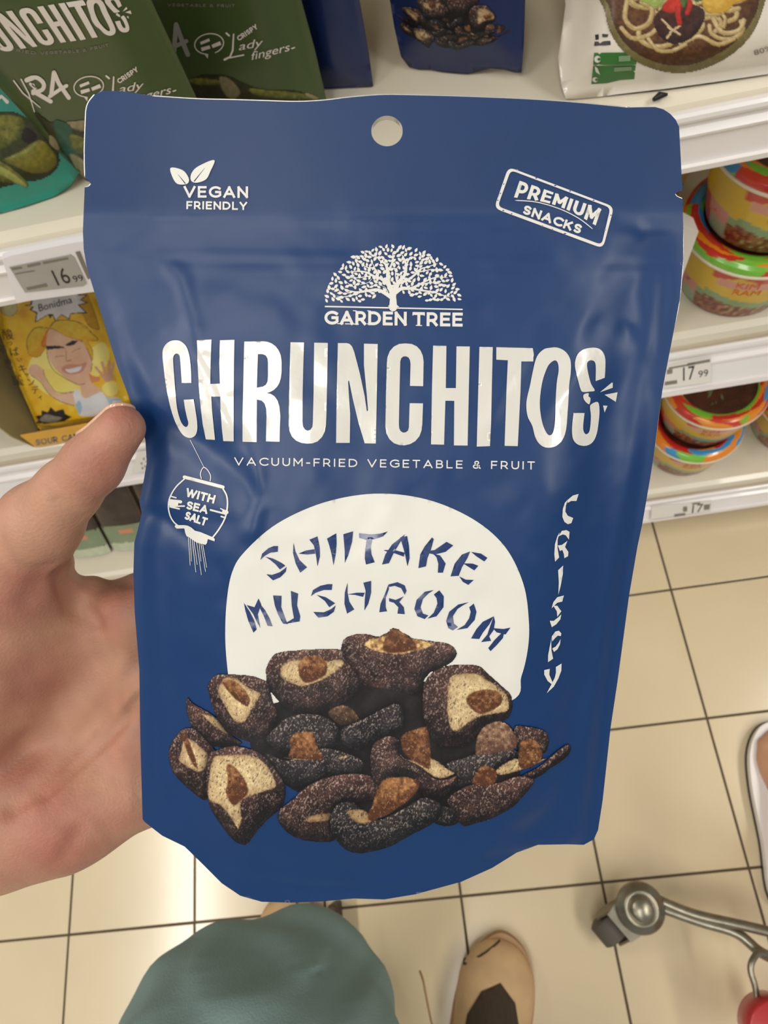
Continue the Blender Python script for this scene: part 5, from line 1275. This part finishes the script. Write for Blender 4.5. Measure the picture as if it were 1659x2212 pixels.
# ---- noodle bowls
CAMO = np.array([(205, 44, 34), (240, 140, 24), (122, 196, 56), (56, 150, 206), (240, 140, 24), (122, 196, 56), (214, 60, 40), (240, 150, 40)])
def camo(a, z, seed):
    x = a * 3.2; y = z * 260; bd = np.full(x.shape, 1e9); ci = np.zeros(x.shape, int)
    xx = x + .8 * fbm(x * 1.7, y * .9, seed, 2); yy = y + .8 * fbm(x * 1.4 + 9, y, seed + 3, 2)
    rs = np.random.RandomState(seed); P = rs.uniform(-2, 24, (220, 2)); P[:, 1] = rs.uniform(-6, 26, 220)
    for k, (p, q) in enumerate(P):
        d = (xx - p) ** 2 + (yy - q) ** 2; m = d < bd; bd = np.where(m, d, bd); ci = np.where(m, k % len(CAMO), ci)
    return CAMO[ci]
M_bowl = mat('printed_paper_bowl', (255, 255, 255), rough=.35, coat=.35, coat_rough=.1, attr=True)
M_lid = mat('printed_plastic_lid', (255, 255, 255), rough=.25, coat=.7, coat_rough=.06, attr=True)
M_rim = mat('cream_rim', (232, 222, 196), rough=.4)
M_orange = mat('orange_print', (226, 110, 24), rough=.5)
def bowl(label, cx, cy, z, rot=0.0, seed=1, R=.068, rb=.052, h=.074, group='noodle bowls', first=[None]):
    root = thing('noodle_bowl', label, 'bowl', group, (cx, cy, z))
    seg = 120; zs = np.linspace(0, h, 34); prof = [(0.0001, .002), (rb - .004, .002), (rb - .003, 0), (rb, .0005)] + [(rb + (R - .003 - rb) * (t / h) ** .9, t) for t in zs[1:]]
    V, Fq = lathe(prof, seg); a = np.mod(np.arctan2(V[:, 1], V[:, 0]) - rot, 2 * math.pi); zz = V[:, 2] / h
    n = fbm(a * 9, zz * 9, seed, 3); n2 = fbm(a * 30, zz * 16, seed + 1, 2)
    col = np.zeros((len(V), 3)); food = np.array((150, 96, 64)) * (0.55 + .9 * n[:, None]); food = np.where((n2 > .56)[:, None], np.array((168, 160, 104)), food); food = np.where((n2 < .34)[:, None], np.array((110, 34, 26)), food)
    col[:] = food
    am = np.mod(a, math.pi)                                    # the print repeats twice round
    split = .44 + .10 * np.sin(am * 2.0) - .08 * (am < 1.1)
    yel = zz > split; col[yel] = (214, 176, 34)
    st = (zz > split - .13) & (zz <= split) & (am > .95); col[st] = (128, 160, 112)
    red = (am < .60) & (zz < split); col[red] = (186, 52, 40)
    drk = (am > 2.75) & (zz < .62); col[drk] = (92, 72, 70)
    pk = (am > .50) & (am < .95) & (zz < split + .02) & (zz > .25); col[pk] = (206, 140, 132); pk2 = pk & (n2 > .5); col[pk2] = (184, 60, 50)
    gp = (am > .55) & (am < .95) & (zz <= .25); col[gp] = (150, 172, 140)
    rd2 = (am > 1.15) & (zz > .86 + .06 * np.sin(am * 9)); col[rd2] = (196, 56, 44)
    pp = (am > 1.25) & (am < 2.6) & (zz > .69) & (zz < .82); col[pp] = (214, 150, 132)
    obj('cup', V, Fq, M_bowl, root, True, col=lin_np(col))
    v, f = lathe([(R - .004, h - .001), (R - .001, h - .002), (R, h), (R - .001, h + .0015), (R - .004, h + .001)], seg); obj('rim', v, f, M_rim, root, True)
    lp = [(R - .002, h + .001), (R - .001, h + .003), (R - .002, h + .007), (R - .006, h + .0105), (R - .010, h + .0118), (R - .015, h + .0115), (R - .019, h + .0095), (R - .020, h + .0075), (R - .026, h + .0070), (R - .040, h + .0068), (0.0001, h + .0066)]
    dense = []
    for p, q in zip(lp[:-1], lp[1:]):
        for t in np.linspace(0, 1, 5, endpoint=False): dense.append((p[0] + (q[0] - p[0]) * t, p[1] + (q[1] - p[1]) * t))
    dense.append(lp[-1])
    V, Fq = lathe(dense, 180); a = np.mod(np.arctan2(V[:, 1], V[:, 0]) - rot, 2 * math.pi); r = np.hypot(V[:, 0], V[:, 1])
    col = camo(a, (R - r) * 1.25 + .004, seed).astype(float)
    ctr = r < R - .0185; f1 = fbm(V[:, 0] * 60, V[:, 1] * 60, seed, 3)[:, None]; f2 = fbm(V[:, 0] * 170 + 7, V[:, 1] * 170, seed + 2, 2)
    cc = np.array((60, 26, 20)) * (1.35 - f1) + np.array((150, 70, 50)) * np.clip(f1 - .35, 0, 1); cc = np.where((f2 > .60)[:, None] & (r < R * .5)[:, None], np.array((100, 130, 84)), cc)
    col = np.where(ctr[:, None], cc, col)
    obj('lid', V, Fq, M_lid, root, True, col=lin_np(col))
    # orange wording around the yellow band
    for off in (0.0, math.pi):
        for txt, zc in (('KIM', .72), ('RAM', .57)):
            L = text_loops(txt, .02); A = np.concatenate(L); x0 = A[:, 0].min(); sc = .0085 / cap_height()
            v, t = fill2d(L, .3)
            aa = rot + off + 1.52 + (v[:, 0] - x0) * sc / (R - .008); hz = h * zc + v[:, 1] * sc
            rr = np.array([rb + (R - .003 - rb) * (q / h) ** .9 for q in hz]) + .0004
            P = np.stack([rr * np.cos(aa), rr * np.sin(aa), hz], 1); obj('wording', P, t, M_orange, root)
    return root
b_mid = bowl('colourful noodle bowl on the middle shelf, lower one of the front stack', .327, .458, .500, math.radians(-205), 3)
bowl('colourful noodle bowl on the middle shelf, upper one of the front stack', .331, .460, .5835, math.radians(-207), 5)
bowl('colourful noodle bowl in shadow behind the front stack, lower one', .255, .600, .500, 1.0, 9)
bowl('colourful noodle bowl in shadow behind the front stack, upper one', .258, .602, .5835, 2.0, 12)
bowl('colourful noodle bowl on the bottom shelf, lower one of the left stack', .368, .446, .125, math.radians(-200), 7)
bowl('colourful noodle bowl on the bottom shelf, upper one of the left stack', .374, .452, .2085, math.radians(-203), 14)
bowl('colourful noodle bowl on the bottom shelf at the right picture edge', .528, .455, .125, math.radians(-215), 17)
# white folded card between the pouch and the bowls
M_card = mat('white_card', (222, 214, 204), rough=.6, var=.02)
card = Sheet(hitZ(1470, 700, .5), 70, 8)
cv = np.array([hitZ(1452, 745, .5005), hitZ(1476, 690, .5005), hitZ(1476, 690, .5005) + [.016, .06, 0], hitZ(1452, 745, .5005) + [.0, .08, 0]])
top = np.array([atd(1450, 560, .62), atd(1512, 498, .60), atd(1497, 470, .63), atd(1450, 452, .65)])
k1, k2, k3, k4 = hitY(1511, 498, .405), hitY(1497, 470, .418), hitY(1440, 440, .418), hitZ(1474, 690, .5015); k4 = np.array([.236, .392, .5015]); k5 = np.array([.205, .392, .5015])
k1 = hitY(1509, 500, .412)
v = np.array([k5, k4, k4 + [0, .004, 0], k5 + [0, .004, 0], hitY(1440, 470, .408), k1, k2, k3])
obj_c = obj('folded_card', v, [[0, 1, 5, 4], [1, 2, 6, 5], [2, 3, 7, 6], [3, 0, 4, 7], [4, 5, 6, 7], [3, 2, 1, 0]], M_card)
tag(obj_c, 'white folded card standing beside the noodle bowls on the middle shelf', 'card')

# ---- yellow sour candy pack in its tray
M_yel = mat('yellow_pack_film', (255, 255, 255), rough=.35, coat=.4, coat_rough=.12, attr=True)
M_tray = mat('olive_grey_card', (168, 156, 112), rough=.7, var=.03, var_scale=30); M_traylip = mat('yellow_card_lip', (232, 176, 64), rough=.55, var=.06, var_scale=60)
Y1 = Sheet((-.442, .421, .505), -4, 34)
y1 = thing('candy_pack', 'yellow sour candy pack with a cartoon figure, in the open tray', 'pack', 'sour candy packs')
bag('film', Y1, [(88, 935), (150, 928), (262, 902), (284, 880), (262, 800), (196, 604), (180, 570), (20, 600), (-10, 640), (0, 720), (40, 830)], mat('yellow_film', (226, 184, 36), rough=.35, coat=.4), y1, bulge=.012, edge=.02, seed=31)
S_ = cvt(0, 600, 5.03)
def sp(k=6): return lambda p: spline(S_(p), k, True)
def ln(w): return lambda p: stroke(spline(S_(p), 6), w)
def ex(p): return S_(p)
SKN, HR, WH, BK, YB_, YP = ((206, 158, 128), (226, 188, 160), 0), ((206, 150, 20), (214, 196, 60)), ((206, 206, 208), (226, 224, 226), 0), ((26, 22, 18), (40, 34, 28), 0), ((212, 156, 6), (240, 206, 60), 0), ((228, 206, 96), (238, 224, 140), 0)
YSH = [(YB_, ex, [(-100, -60), (960, -60), (1010, 100), (1200, 620), (1300, 1030), (1420, 1400), (1300, 1560), (760, 1640), (420, 1680), (300, 1420), (190, 1150), (0, 560), (-60, 200)]),
    (YP, sp(), [(330, 900), (560, 700), (900, 800), (1120, 700), (1180, 900), (1000, 1150), (800, 1300), (560, 1290), (330, 1100)]),
    (((190, 140, 10), (216, 176, 30)), sp(), [(700, 120), (960, 130), (1010, 330), (1080, 560), (960, 520), (900, 400)]),
    (BK, ex, [(262, 300), (330, 285), (345, 225), (420, 215), (870, 135), (860, 180), (948, 190), (885, 240), (960, 272), (866, 300), (950, 385), (840, 385), (770, 395), (755, 455), (668, 402), (600, 470), (572, 405), (545, 445), (528, 402), (380, 488), (395, 385), (318, 345), (350, 315)]),
    (WH, ex, [(285, 297), (345, 300), (358, 235), (430, 225), (850, 150), (850, 188), (925, 195), (868, 240), (935, 272), (845, 292), (925, 373), (830, 378), (765, 385), (748, 440), (668, 392), (604, 455), (578, 395), (530, 392), (395, 470), (408, 375), (345, 345), (372, 315)]),
    (WH, ex, [(590, 215), (770, 170), (785, 220), (640, 240)]),
    (HR, sp(), [(290, 680), (330, 590), (400, 535), (520, 545), (590, 470), (700, 455), (850, 480), (960, 570), (1060, 650), (1050, 690), (960, 690), (1010, 790), (1000, 900), (900, 800), (820, 700), (640, 660), (560, 640), (500, 760), (420, 860), (320, 840), (295, 760)]),
    (((206, 110, 20), (216, 140, 40)), sp(), [(520, 560), (600, 560), (720, 640), (900, 680), (820, 700), (640, 650), (540, 620), (500, 740), (450, 720)]),
    (((206, 120, 70), (214, 150, 100), 0), sp(), [(940, 1000), (1000, 1060), (1080, 1080), (1080, 1120), (1010, 1140), (920, 1200)]),
    (SKN, sp(), [(880, 1120), (960, 1050), (1000, 1150), (1080, 1190), (1100, 1250), (960, 1300), (890, 1260)]),
    (SKN, sp(), [(530, 570), (600, 570), (720, 640), (880, 690), (950, 780), (1000, 900), (985, 1010), (930, 1120), (860, 1160), (780, 1130), (680, 1060), (580, 960), (520, 850), (500, 720)]),
    (SKN, sp(), [(310, 1000), (340, 950), (400, 940), (470, 1000), (500, 1100), (560, 1200), (640, 1260), (800, 1230), (830, 1330), (800, 1385), (640, 1340), (520, 1240), (440, 1120), (360, 1070), (320, 1040)]),
    (WH, sp(), [(800, 1240), (850, 1210), (900, 1290), (960, 1300), (1100, 1240), (1160, 1300), (1260, 1300), (1320, 1330), (1290, 1400), (1200, 1480), (1060, 1500), (880, 1500), (840, 1430), (810, 1330)]),
    (((140, 176, 196), (176, 200, 210), 0), sp(), [(820, 1390), (860, 1330), (890, 1400), (870, 1490), (840, 1440)]),
    (((140, 170, 190), (190, 204, 212), 0), sp(), [(1150, 1290), (1220, 1310), (1300, 1310), (1310, 1340), (1240, 1330), (1200, 1380)]),
    (YP, sp(), [(1110, 1200), (1150, 1140), (1220, 1120), (1280, 1150), (1290, 1220), (1240, 1280), (1160, 1270)]),
    (((190, 140, 110), (214, 170, 140), 0), ln(5), [(1150, 1100), (1040, 970)]), (((190, 140, 110), (214, 170, 140), 0), ln(6), [(1160, 1080), (1110, 920)]), (((190, 140, 110), (214, 170, 140), 0), ln(6), [(1180, 1070), (1185, 910)]), (((190, 140, 110), (214, 170, 140), 0), ln(6), [(1200, 1070), (1240, 920)]), (((190, 140, 110), (214, 170, 140), 0), sp(), [(1100, 1060), (1160, 1040), (1230, 1050), (1220, 1110), (1150, 1130)]),
    (BK, ex, [(500, 742), (600, 735), (690, 745), (705, 765), (620, 768), (510, 782)]), (BK, ex, [(708, 728), (790, 680), (855, 682), (800, 730), (740, 742)]),
    (((190, 130, 106), (198, 140, 116), 0), sp(), [(670, 980), (740, 940), (860, 940), (940, 915), (930, 970), (880, 1030), (780, 1050), (700, 1030)]), (WH, sp(), [(715, 995), (780, 985), (885, 962), (860, 1010), (780, 1032), (730, 1020)]),
    (((120, 84, 60), (130, 90, 66), 0), ln(1.1), [(600, 860), (650, 850), (700, 850)]), (((120, 84, 60), (130, 90, 66), 0), ln(1.1), [(780, 810), (830, 780), (880, 765)]), (((120, 84, 60), (130, 90, 66), 0), ln(1.2), [(715, 770), (722, 870), (725, 905), (780, 890)]),
    (BK, ln(1.1), [(510, 800), (530, 900), (590, 1010), (690, 1080), (760, 1120), (850, 1160), (920, 1150)]), (BK, ln(1.1), [(300, 780), (290, 700), (330, 600), (400, 540), (520, 540)]), (BK, ln(1.1), [(540, 540), (610, 470), (750, 460), (900, 500), (1000, 600), (1060, 660), (1050, 690)]), (BK, ln(1.0), [(470, 990), (500, 1090), (600, 1230), (700, 1250), (800, 1240)]), (BK, ln(1.0), [(340, 1060), (440, 1130), (540, 1270), (680, 1350), (810, 1390)]), (BK, ln(1.1), [(940, 760), (980, 850), (1000, 930), (990, 1020)]),
    (BK, ex, [(380, 1500), (450, 1490), (455, 1440), (520, 1460), (552, 1400), (600, 1450), (690, 1425), (712, 1480), (780, 1510), (700, 1560), (600, 1590), (480, 1585), (390, 1580), (420, 1540)]),
    (((110, 104, 90), (150, 144, 130)), sp(), [(430, 1540), (500, 1480), (600, 1500), (680, 1520), (600, 1570), (480, 1570)]),
    (((180, 172, 120), (206, 196, 150)), sp(), [(0, 250), (60, 215), (140, 215), (190, 300), (190, 370), (120, 420), (40, 400), (0, 340)]),
    (((196, 150, 20), (226, 196, 70)), ex, [(380, 1600), (900, 1530), (1180, 1500), (1100, 1560), (760, 1640), (420, 1680)])]
picture('figure_print', Y1, YSH, -12, 585, 290, 940, 1.25, y1, clip=[np.array([(86, 936), (150, 929), (262, 903), (282, 880), (262, 800), (196, 604), (183, 575), (22, 606), (-6, 640), (2, 720), (42, 830)], float)], m_=M_yel)
decal('brand_word', Y1, [shear_fit('Bonidma', S_([(430, 365)])[0], S_([(790, 270)])[0], (-3, -15), .012)], M_inkblk, y1, .0006)
def glyph_at(ch, x, y, r, rot=18):
    L = text_loops(ch, .02); A = np.concatenate(L); c0_ = (A.min(0) + A.max(0)) / 2; sc = 2 * r / max(np.ptp(A[:, 0]), np.ptp(A[:, 1])); c, s = math.cos(math.radians(rot)), math.sin(math.radians(rot))
    cx, cy = S_([(x, y)])[0]; out = []
    for l in L:
        q = (l - c0_) * sc / 5.03; out.append(np.stack([cx + q[:, 0] * c * 1.0 + q[:, 1] * s, cy + q[:, 0] * s * .2 - q[:, 1] * c], 1))
    return out
W_JP = [glyph_at(ch, x, y, r, -16) for ch, x, y, r in (('酸', 82, 612, 62), ('っ', 110, 712, 26), ('ぱ', 160, 800, 48), ('い', 215, 890, 26), ('キ', 245, 985, 46), ('ャ', 292, 1055, 26), ('ン', 340, 1130, 40), ('デ', 385, 1215, 44), ('ィ', 440, 1300, 26), ('不', 28, 780, 48), ('思', 90, 940, 54), ('議', 190, 1110, 62))]
decal('side_wording', Y1, W_JP, M_inkblk, y1, .0006)
lt = [Y1.place(np.array([q]))[0] for q in ((20, 660), (58, 1190 / 5.03 + 600))]
fin_origin(y1, (-.40, .43, .505))
tr = thing('display_tray', 'open cardboard display tray with a yellow front lip lettered SOUR CANDY', 'tray')
xl = hitY(20, 935, .390)[0]; print('tray x', xl, hitY(20, 935, .39), hitY(64, 976, .39), hitY(163, 964, .39))
zt = .528
v, f = box(xl, xl + .24, .3955, .397, .5012, zt); obj('front_lip', v, f, M_traylip, tr)
v, f = box(xl, xl + .24, .397, .57, .5008, .5022); obj('tray_floor', v, f, M_tray, tr)
v, f = prism([(xl - .0015, y, z) for y, z in ((.3965, .5012), (.3965, zt), (.402, .545), (.412, .575), (.44, .66), (.57, .70), (.57, .5012))], (.0015, 0, 0)); v[:, 0] -= (v[:, 2] - .5) * .32 + .001; obj('side_wall', v, f, M_tray, tr)
v, f = prism([(xl + .24, y, z) for y, z in ((.3965, .5012), (.3965, zt), (.402, .545), (.412, .575), (.44, .66), (.57, .70), (.57, .5012))], (.0015, 0, 0)); obj('side_wall', v, f, M_tray, tr)
v, f = box(xl, xl + .24, .57, .5715, .5012, .70); obj('back_wall', v, f, M_tray, tr)
LIPS = Sheet((xl, .3955, .501), 0, 0)
decal('lip_lettering', LIPS, lettering('SOUR CANDY', (78, 962), (196, 945), 13, .2, gap=.2), mat('faded_blue_print', (120, 128, 130), rough=.6), tr, .0003)
fin_origin(tr, (xl + .12, .48, .5))
# second candy pack behind, dark snacks beside the tray
M_dark = mat('dark_brown_film', (58, 46, 38), rough=.3, coat=.5, coat_rough=.1, var=.4, var_scale=30)
D1 = Sheet((-.60, .45, .502), 0, 30)
d1 = thing('snack_pack', 'dark brown glossy pack left of the candy tray at the picture edge', 'pack')
bag('film', D1, [(-110, 990), (-20, 985), (16, 975), (0, 940), (-22, 880), (-90, 700), (-200, 720), (-180, 900)], M_dark, d1, bulge=.012, seed=40)

# ---- bottom shelf, left: brown packs with green ends and a beige carton
M_beige = mat('beige_carton', (170, 150, 118), rough=.7, var=.03, var_scale=20)
M_brown = mat('brown_gloss_film', (72, 58, 46), rough=.25, coat=.6, coat_rough=.08, var=.45, var_scale=26)
M_sage = mat('sage_green_print', (136, 150, 118), rough=.4, coat=.3, var=.08, var_scale=50); M_pale = mat('pale_green_print', (196, 200, 172), rough=.45, var=.08, var_scale=90); M_salmon = mat('salmon_print', (216, 140, 104), rough=.5)
q0 = hitZ(250, 1205, .127)
for k in range(4):
    # packs stand side by side, faces to the aisle, tops leaning back
    x0 = hitZ(250, 1205, .127)[0] - .082 + .078 * (k - .0); sh = Sheet((x0, .418, .127), -2, 30)
    lab = ('brown glossy pack with a sage green end, leftmost, behind the hand', 'brown glossy pack with a sage green end showing between thumb and fingers', 'brown glossy pack with a salmon stripe and sage green end, nearest the pouch edge', 'brown glossy pack with a sage green end standing behind the blue pouch')[k]
    r = thing('snack_pack', lab, 'pack', 'brown packs on the bottom shelf')
    def rel(a, b, k=k): return .006 * np.sin(np.clip(a / .074, 0, 1) * math.pi) ** .5 + .0012 * (fbm(a * 60, b * 40, 50 + k, 3) - .4)
    sh.relief = rel
    g, t = fill2d([[(0, 0), (.074, 0), (.074, .135), (.066, .15), (.008, .15), (0, .135)]], .006)
    A = sh.at_uv(g); Bk = A - sh.n * .014; n = len(g)
    if np.cross(A[t[0, 1]] - A[t[0, 0]], A[t[0, 2]] - A[t[0, 0]]) @ sh.n < 0: t = t[:, ::-1]
    ed = {(q[i], q[(i + 1) % 3]): 1 for q in t.tolist() for i in range(3)}
    obj('film', np.concatenate([A, Bk]), t.tolist() + (t[:, ::-1] + n).tolist() + [[b, a, a + n, b + n] for (a, b) in ed if (b, a) not in ed], M_brown, r, True)
    for nm, rect, mm, off in (('green_end', (.0, .016, .074, .052), M_sage, .0004), ('pale_end', (.0, .0, .074, .018), M_pale, .0004), ('stripe', (.028, .036, .052, .044), M_salmon, .0008)):
        g, t = fill2d([[(rect[0], rect[1]), (rect[2], rect[1]), (rect[2], rect[3]), (rect[0], rect[3])]], .008); A = sh.at_uv(g, off)
        if np.cross(A[t[0, 1]] - A[t[0, 0]], A[t[0, 2]] - A[t[0, 0]]) @ sh.n < 0: t = t[:, ::-1]
        obj(nm, A, t, mm, r, True)
    fin_origin(r, (x0 + .037, .425, .126))
v, f = box(x0 + .085, x0 + .20, .44, .60, .1265, .25, .002)
tag(obj('carton', v, f, M_beige), 'plain beige carton on the bottom shelf right of the brown packs', 'carton')
for r_ in (g1, g2, t1, b1, b2, n1, d1):
    ch = [c for c in COL.objects if c.parent is r_ and c.type == 'MESH']
    V = np.array([v.co[:] for v in ch[0].data.vertices]); fin_origin(r_, (V[:, 0].mean(), V[:, 1].mean(), V[:, 2].min()))
# soft packs rest flat on their board
def rest(root, z):
    for c in root.children:
        V = np.empty(len(c.data.vertices) * 3); c.data.vertices.foreach_get('co', V); V = V.reshape(-1, 3); off = root.location.z + c.location.z
        V[:, 2] = np.maximum(V[:, 2], z - off); c.data.vertices.foreach_set('co', V.ravel()); c.data.update()
bpy.context.view_layer.update()
for o_ in COL.objects:
    if o_.parent is None and o_.type == 'EMPTY' and o_.name.split('.')[0] in ('snack_pouch', 'snack_pack', 'noodle_pack', 'candy_pack', 'noodle_bowl') and o_ is not pouch:
        zs = min((s_ for s_ in (.125, .5, .8) if abs(o_.location.z - s_) < .1), key=lambda s_: abs(o_.location.z - s_), default=None)
        if o_.name.startswith('noodle_bowl'):
            if abs(o_.location.z - zs) < .01: o_.location.z = zs + .0012
            else: o_.location.z = zs + .0870
        elif o_.name.startswith('candy_pack'): rest(o_, .5035)
        elif zs: rest(o_, zs + .0012)
# ------------------------------------------------------------------ trolley castor and another shopper's foot
M_chrome = mat('zinc_plated_steel', (150, 144, 126), rough=.32, metal=.85, var=.15, var_scale=80, bump=.15, bump_scale=250)
M_rub = mat('grey_rubber', (96, 90, 80), rough=.7, var=.05); M_red = mat('red_plastic', (176, 40, 44), rough=.4, coat=.3)
tl = thing('shopping_trolley', 'steel trolley with a grey castor and red basket corner on the tiled floor', 'trolley')
pw = hitZ(1322, 1998, .026); sw = hitZ(1392, 1944, .055)
dxy = (sw - pw)[:2]; dxy /= np.hypot(*dxy); ax = np.array([-dxy[1], dxy[0], 0])       # axle across the heading
def tri(P): return np.array(P)
c0 = np.array([pw[0], pw[1], .025])
wh = tube([c0 - ax * .015, c0 - ax * .013, c0 + ax * .013, c0 + ax * .015], [.022, .025, .025, .022], 28); obj('castor_wheel', *wh, M_rub, tl, True)
fd = np.array([dxy[0], dxy[1], 0])
for s in (-1, 1):
    pr = [c0 + ax * s * .018 + fd * a + np.array([0, 0, b]) for a, b in ((-.006, -.006), (.008, -.006), (.040, .030), (.062, .034), (.062, .038), (.010, .038), (-.010, .012))]
    v, f = prism(pr, ax * s * .003); obj('fork_side', v, f, M_chrome, tl)
pr = [c0 + fd * a + ax * b + np.array([0, 0, .0380]) for a, b in ((.004, -.020), (.004, .020), (.04, .026), (.060, .022), (.070, 0), (.060, -.022), (.04, -.026))]
v, f = prism(pr, (0, 0, .0025)); obj('fork_plate', v, f, M_chrome, tl)
cs = c0 + fd * .042 + np.array([0, 0, .0248])
v, f = lathe([(.0001, .041), (.029, .041), (.031, .0435), (.029, .0465), (.024, .0475), (.022, .052), (.018, .053), (.016, .050), (.015, .0505), (.0145, .0565), (.012, .059), (.0001, .0595)], 40, (cs[0], cs[1], cs[2] - .025)); obj('swivel_head', v, f, M_chrome, tl, True)
e1 = hitZ(1425, 1945, .062); e2 = hitZ(1500, 1975, .068); e3 = hitZ(1600, 1998, .075); e4 = hitZ(1700, 2022, .08)
v, f = tube(spline([e1, e2, e3, e4, e4 + (e4 - e3) * 3], 5), .0062, 14); obj('frame_rod', v, f, M_chrome, tl, True)
e5 = hitZ(1425, 1960, .056); e6 = hitZ(1510, 1990, .060); e7 = hitZ(1590, 2015, .066); e8 = hitZ(1640, 2055, .070); e9 = hitZ(1680, 2075, .072)
v, f = tube(spline([e5, e6, e7, e8, e9], 6), [.0065] * 6 + [.0065] * 19, 14); obj('frame_rod', v, f, M_chrome, tl, True)
w1 = [hitZ(x, y, z) for x, y, z in ((1662, 2068, .08), (1640, 2058, .085), (1624, 2078, .09), (1622, 2100, .09), (1632, 2135, .088), (1636, 2180, .085), (1642, 2230, .085))]
v, f = tube(spline(w1, 6), .0038, 10); obj('wire_hook', v, f, M_chrome, tl, True)
bc = hitZ(1668, 2212, .10)
v, f = lathe([(.0001, 0), (.030, 0), (.035, .006), (.037, .05), (.034, .052), (.0001, .052)], 36, (bc[0] + .005, bc[1] - .01, .06)); obj('basket_corner', v, f, M_red, tl, True)
fin_origin(tl, (c0[0], c0[1], 0))
p2 = thing('person', 'bare foot of another shopper in a white-rimmed slipper at the right edge', 'person')
fc = hitZ(1706, 1692, .02); c_, s_ = math.cos(math.radians(-12)), math.sin(math.radians(-12))
def rotz(P): P = np.asarray(P, float); return np.stack([fc[0] + P[:, 0] * c_ - P[:, 1] * s_, fc[1] + P[:, 0] * s_ + P[:, 1] * c_, P[:, 2]], 1)
so = spline([(0, .085), (.030, .075), (.048, .04), (.050, -.01), (.042, -.08), (.036, -.15), (0, -.17), (-.036, -.15), (-.042, -.08), (-.050, -.01), (-.048, .04), (-.030, .075)], 5, True)
v, f = prism([(x, y, 0) for x, y in so], (0, 0, .008)); obj('slipper_sole', rotz(v), f, M_black, p2)
v, f = prism([(x * .99, y * .99, .008) for x, y in so], (0, 0, .012)); obj('slipper_rim', rotz(v), f, M_rail, p2)
def foot_fn(P):
    d = sd_ell(P, (0, .03, .024), (.041, .046, .017)); d = smin(d, sd_cone(P, (0, .02, .030), (.003, -.10, .052), .030, .032), .02)
    for k in range(5): d = smin(d, sd_cone(P, (-.028 + .0145 * k, .045, .028), (-.031 + .0155 * k, .070 - .006 * abs(k - 3.4), .024), .0085, .0078 if k < 4 else .0105), .003)
    d = smin(d, sd_cone(P, (.003, -.10, .055), (.02, -.16, .32), .034, .05), .02); return d
V, Fq = mesh_sdf(foot_fn, (-.08, -.24, 0), (.09, .11, .30), .003); cc = np.tile(np.array((206, 156, 122.)), (len(V), 1)); obj('foot', rotz(V), Fq, M_skin, p2, True, col=lin_np(cc))
fin_origin(p2, (fc[0], fc[1], 0))
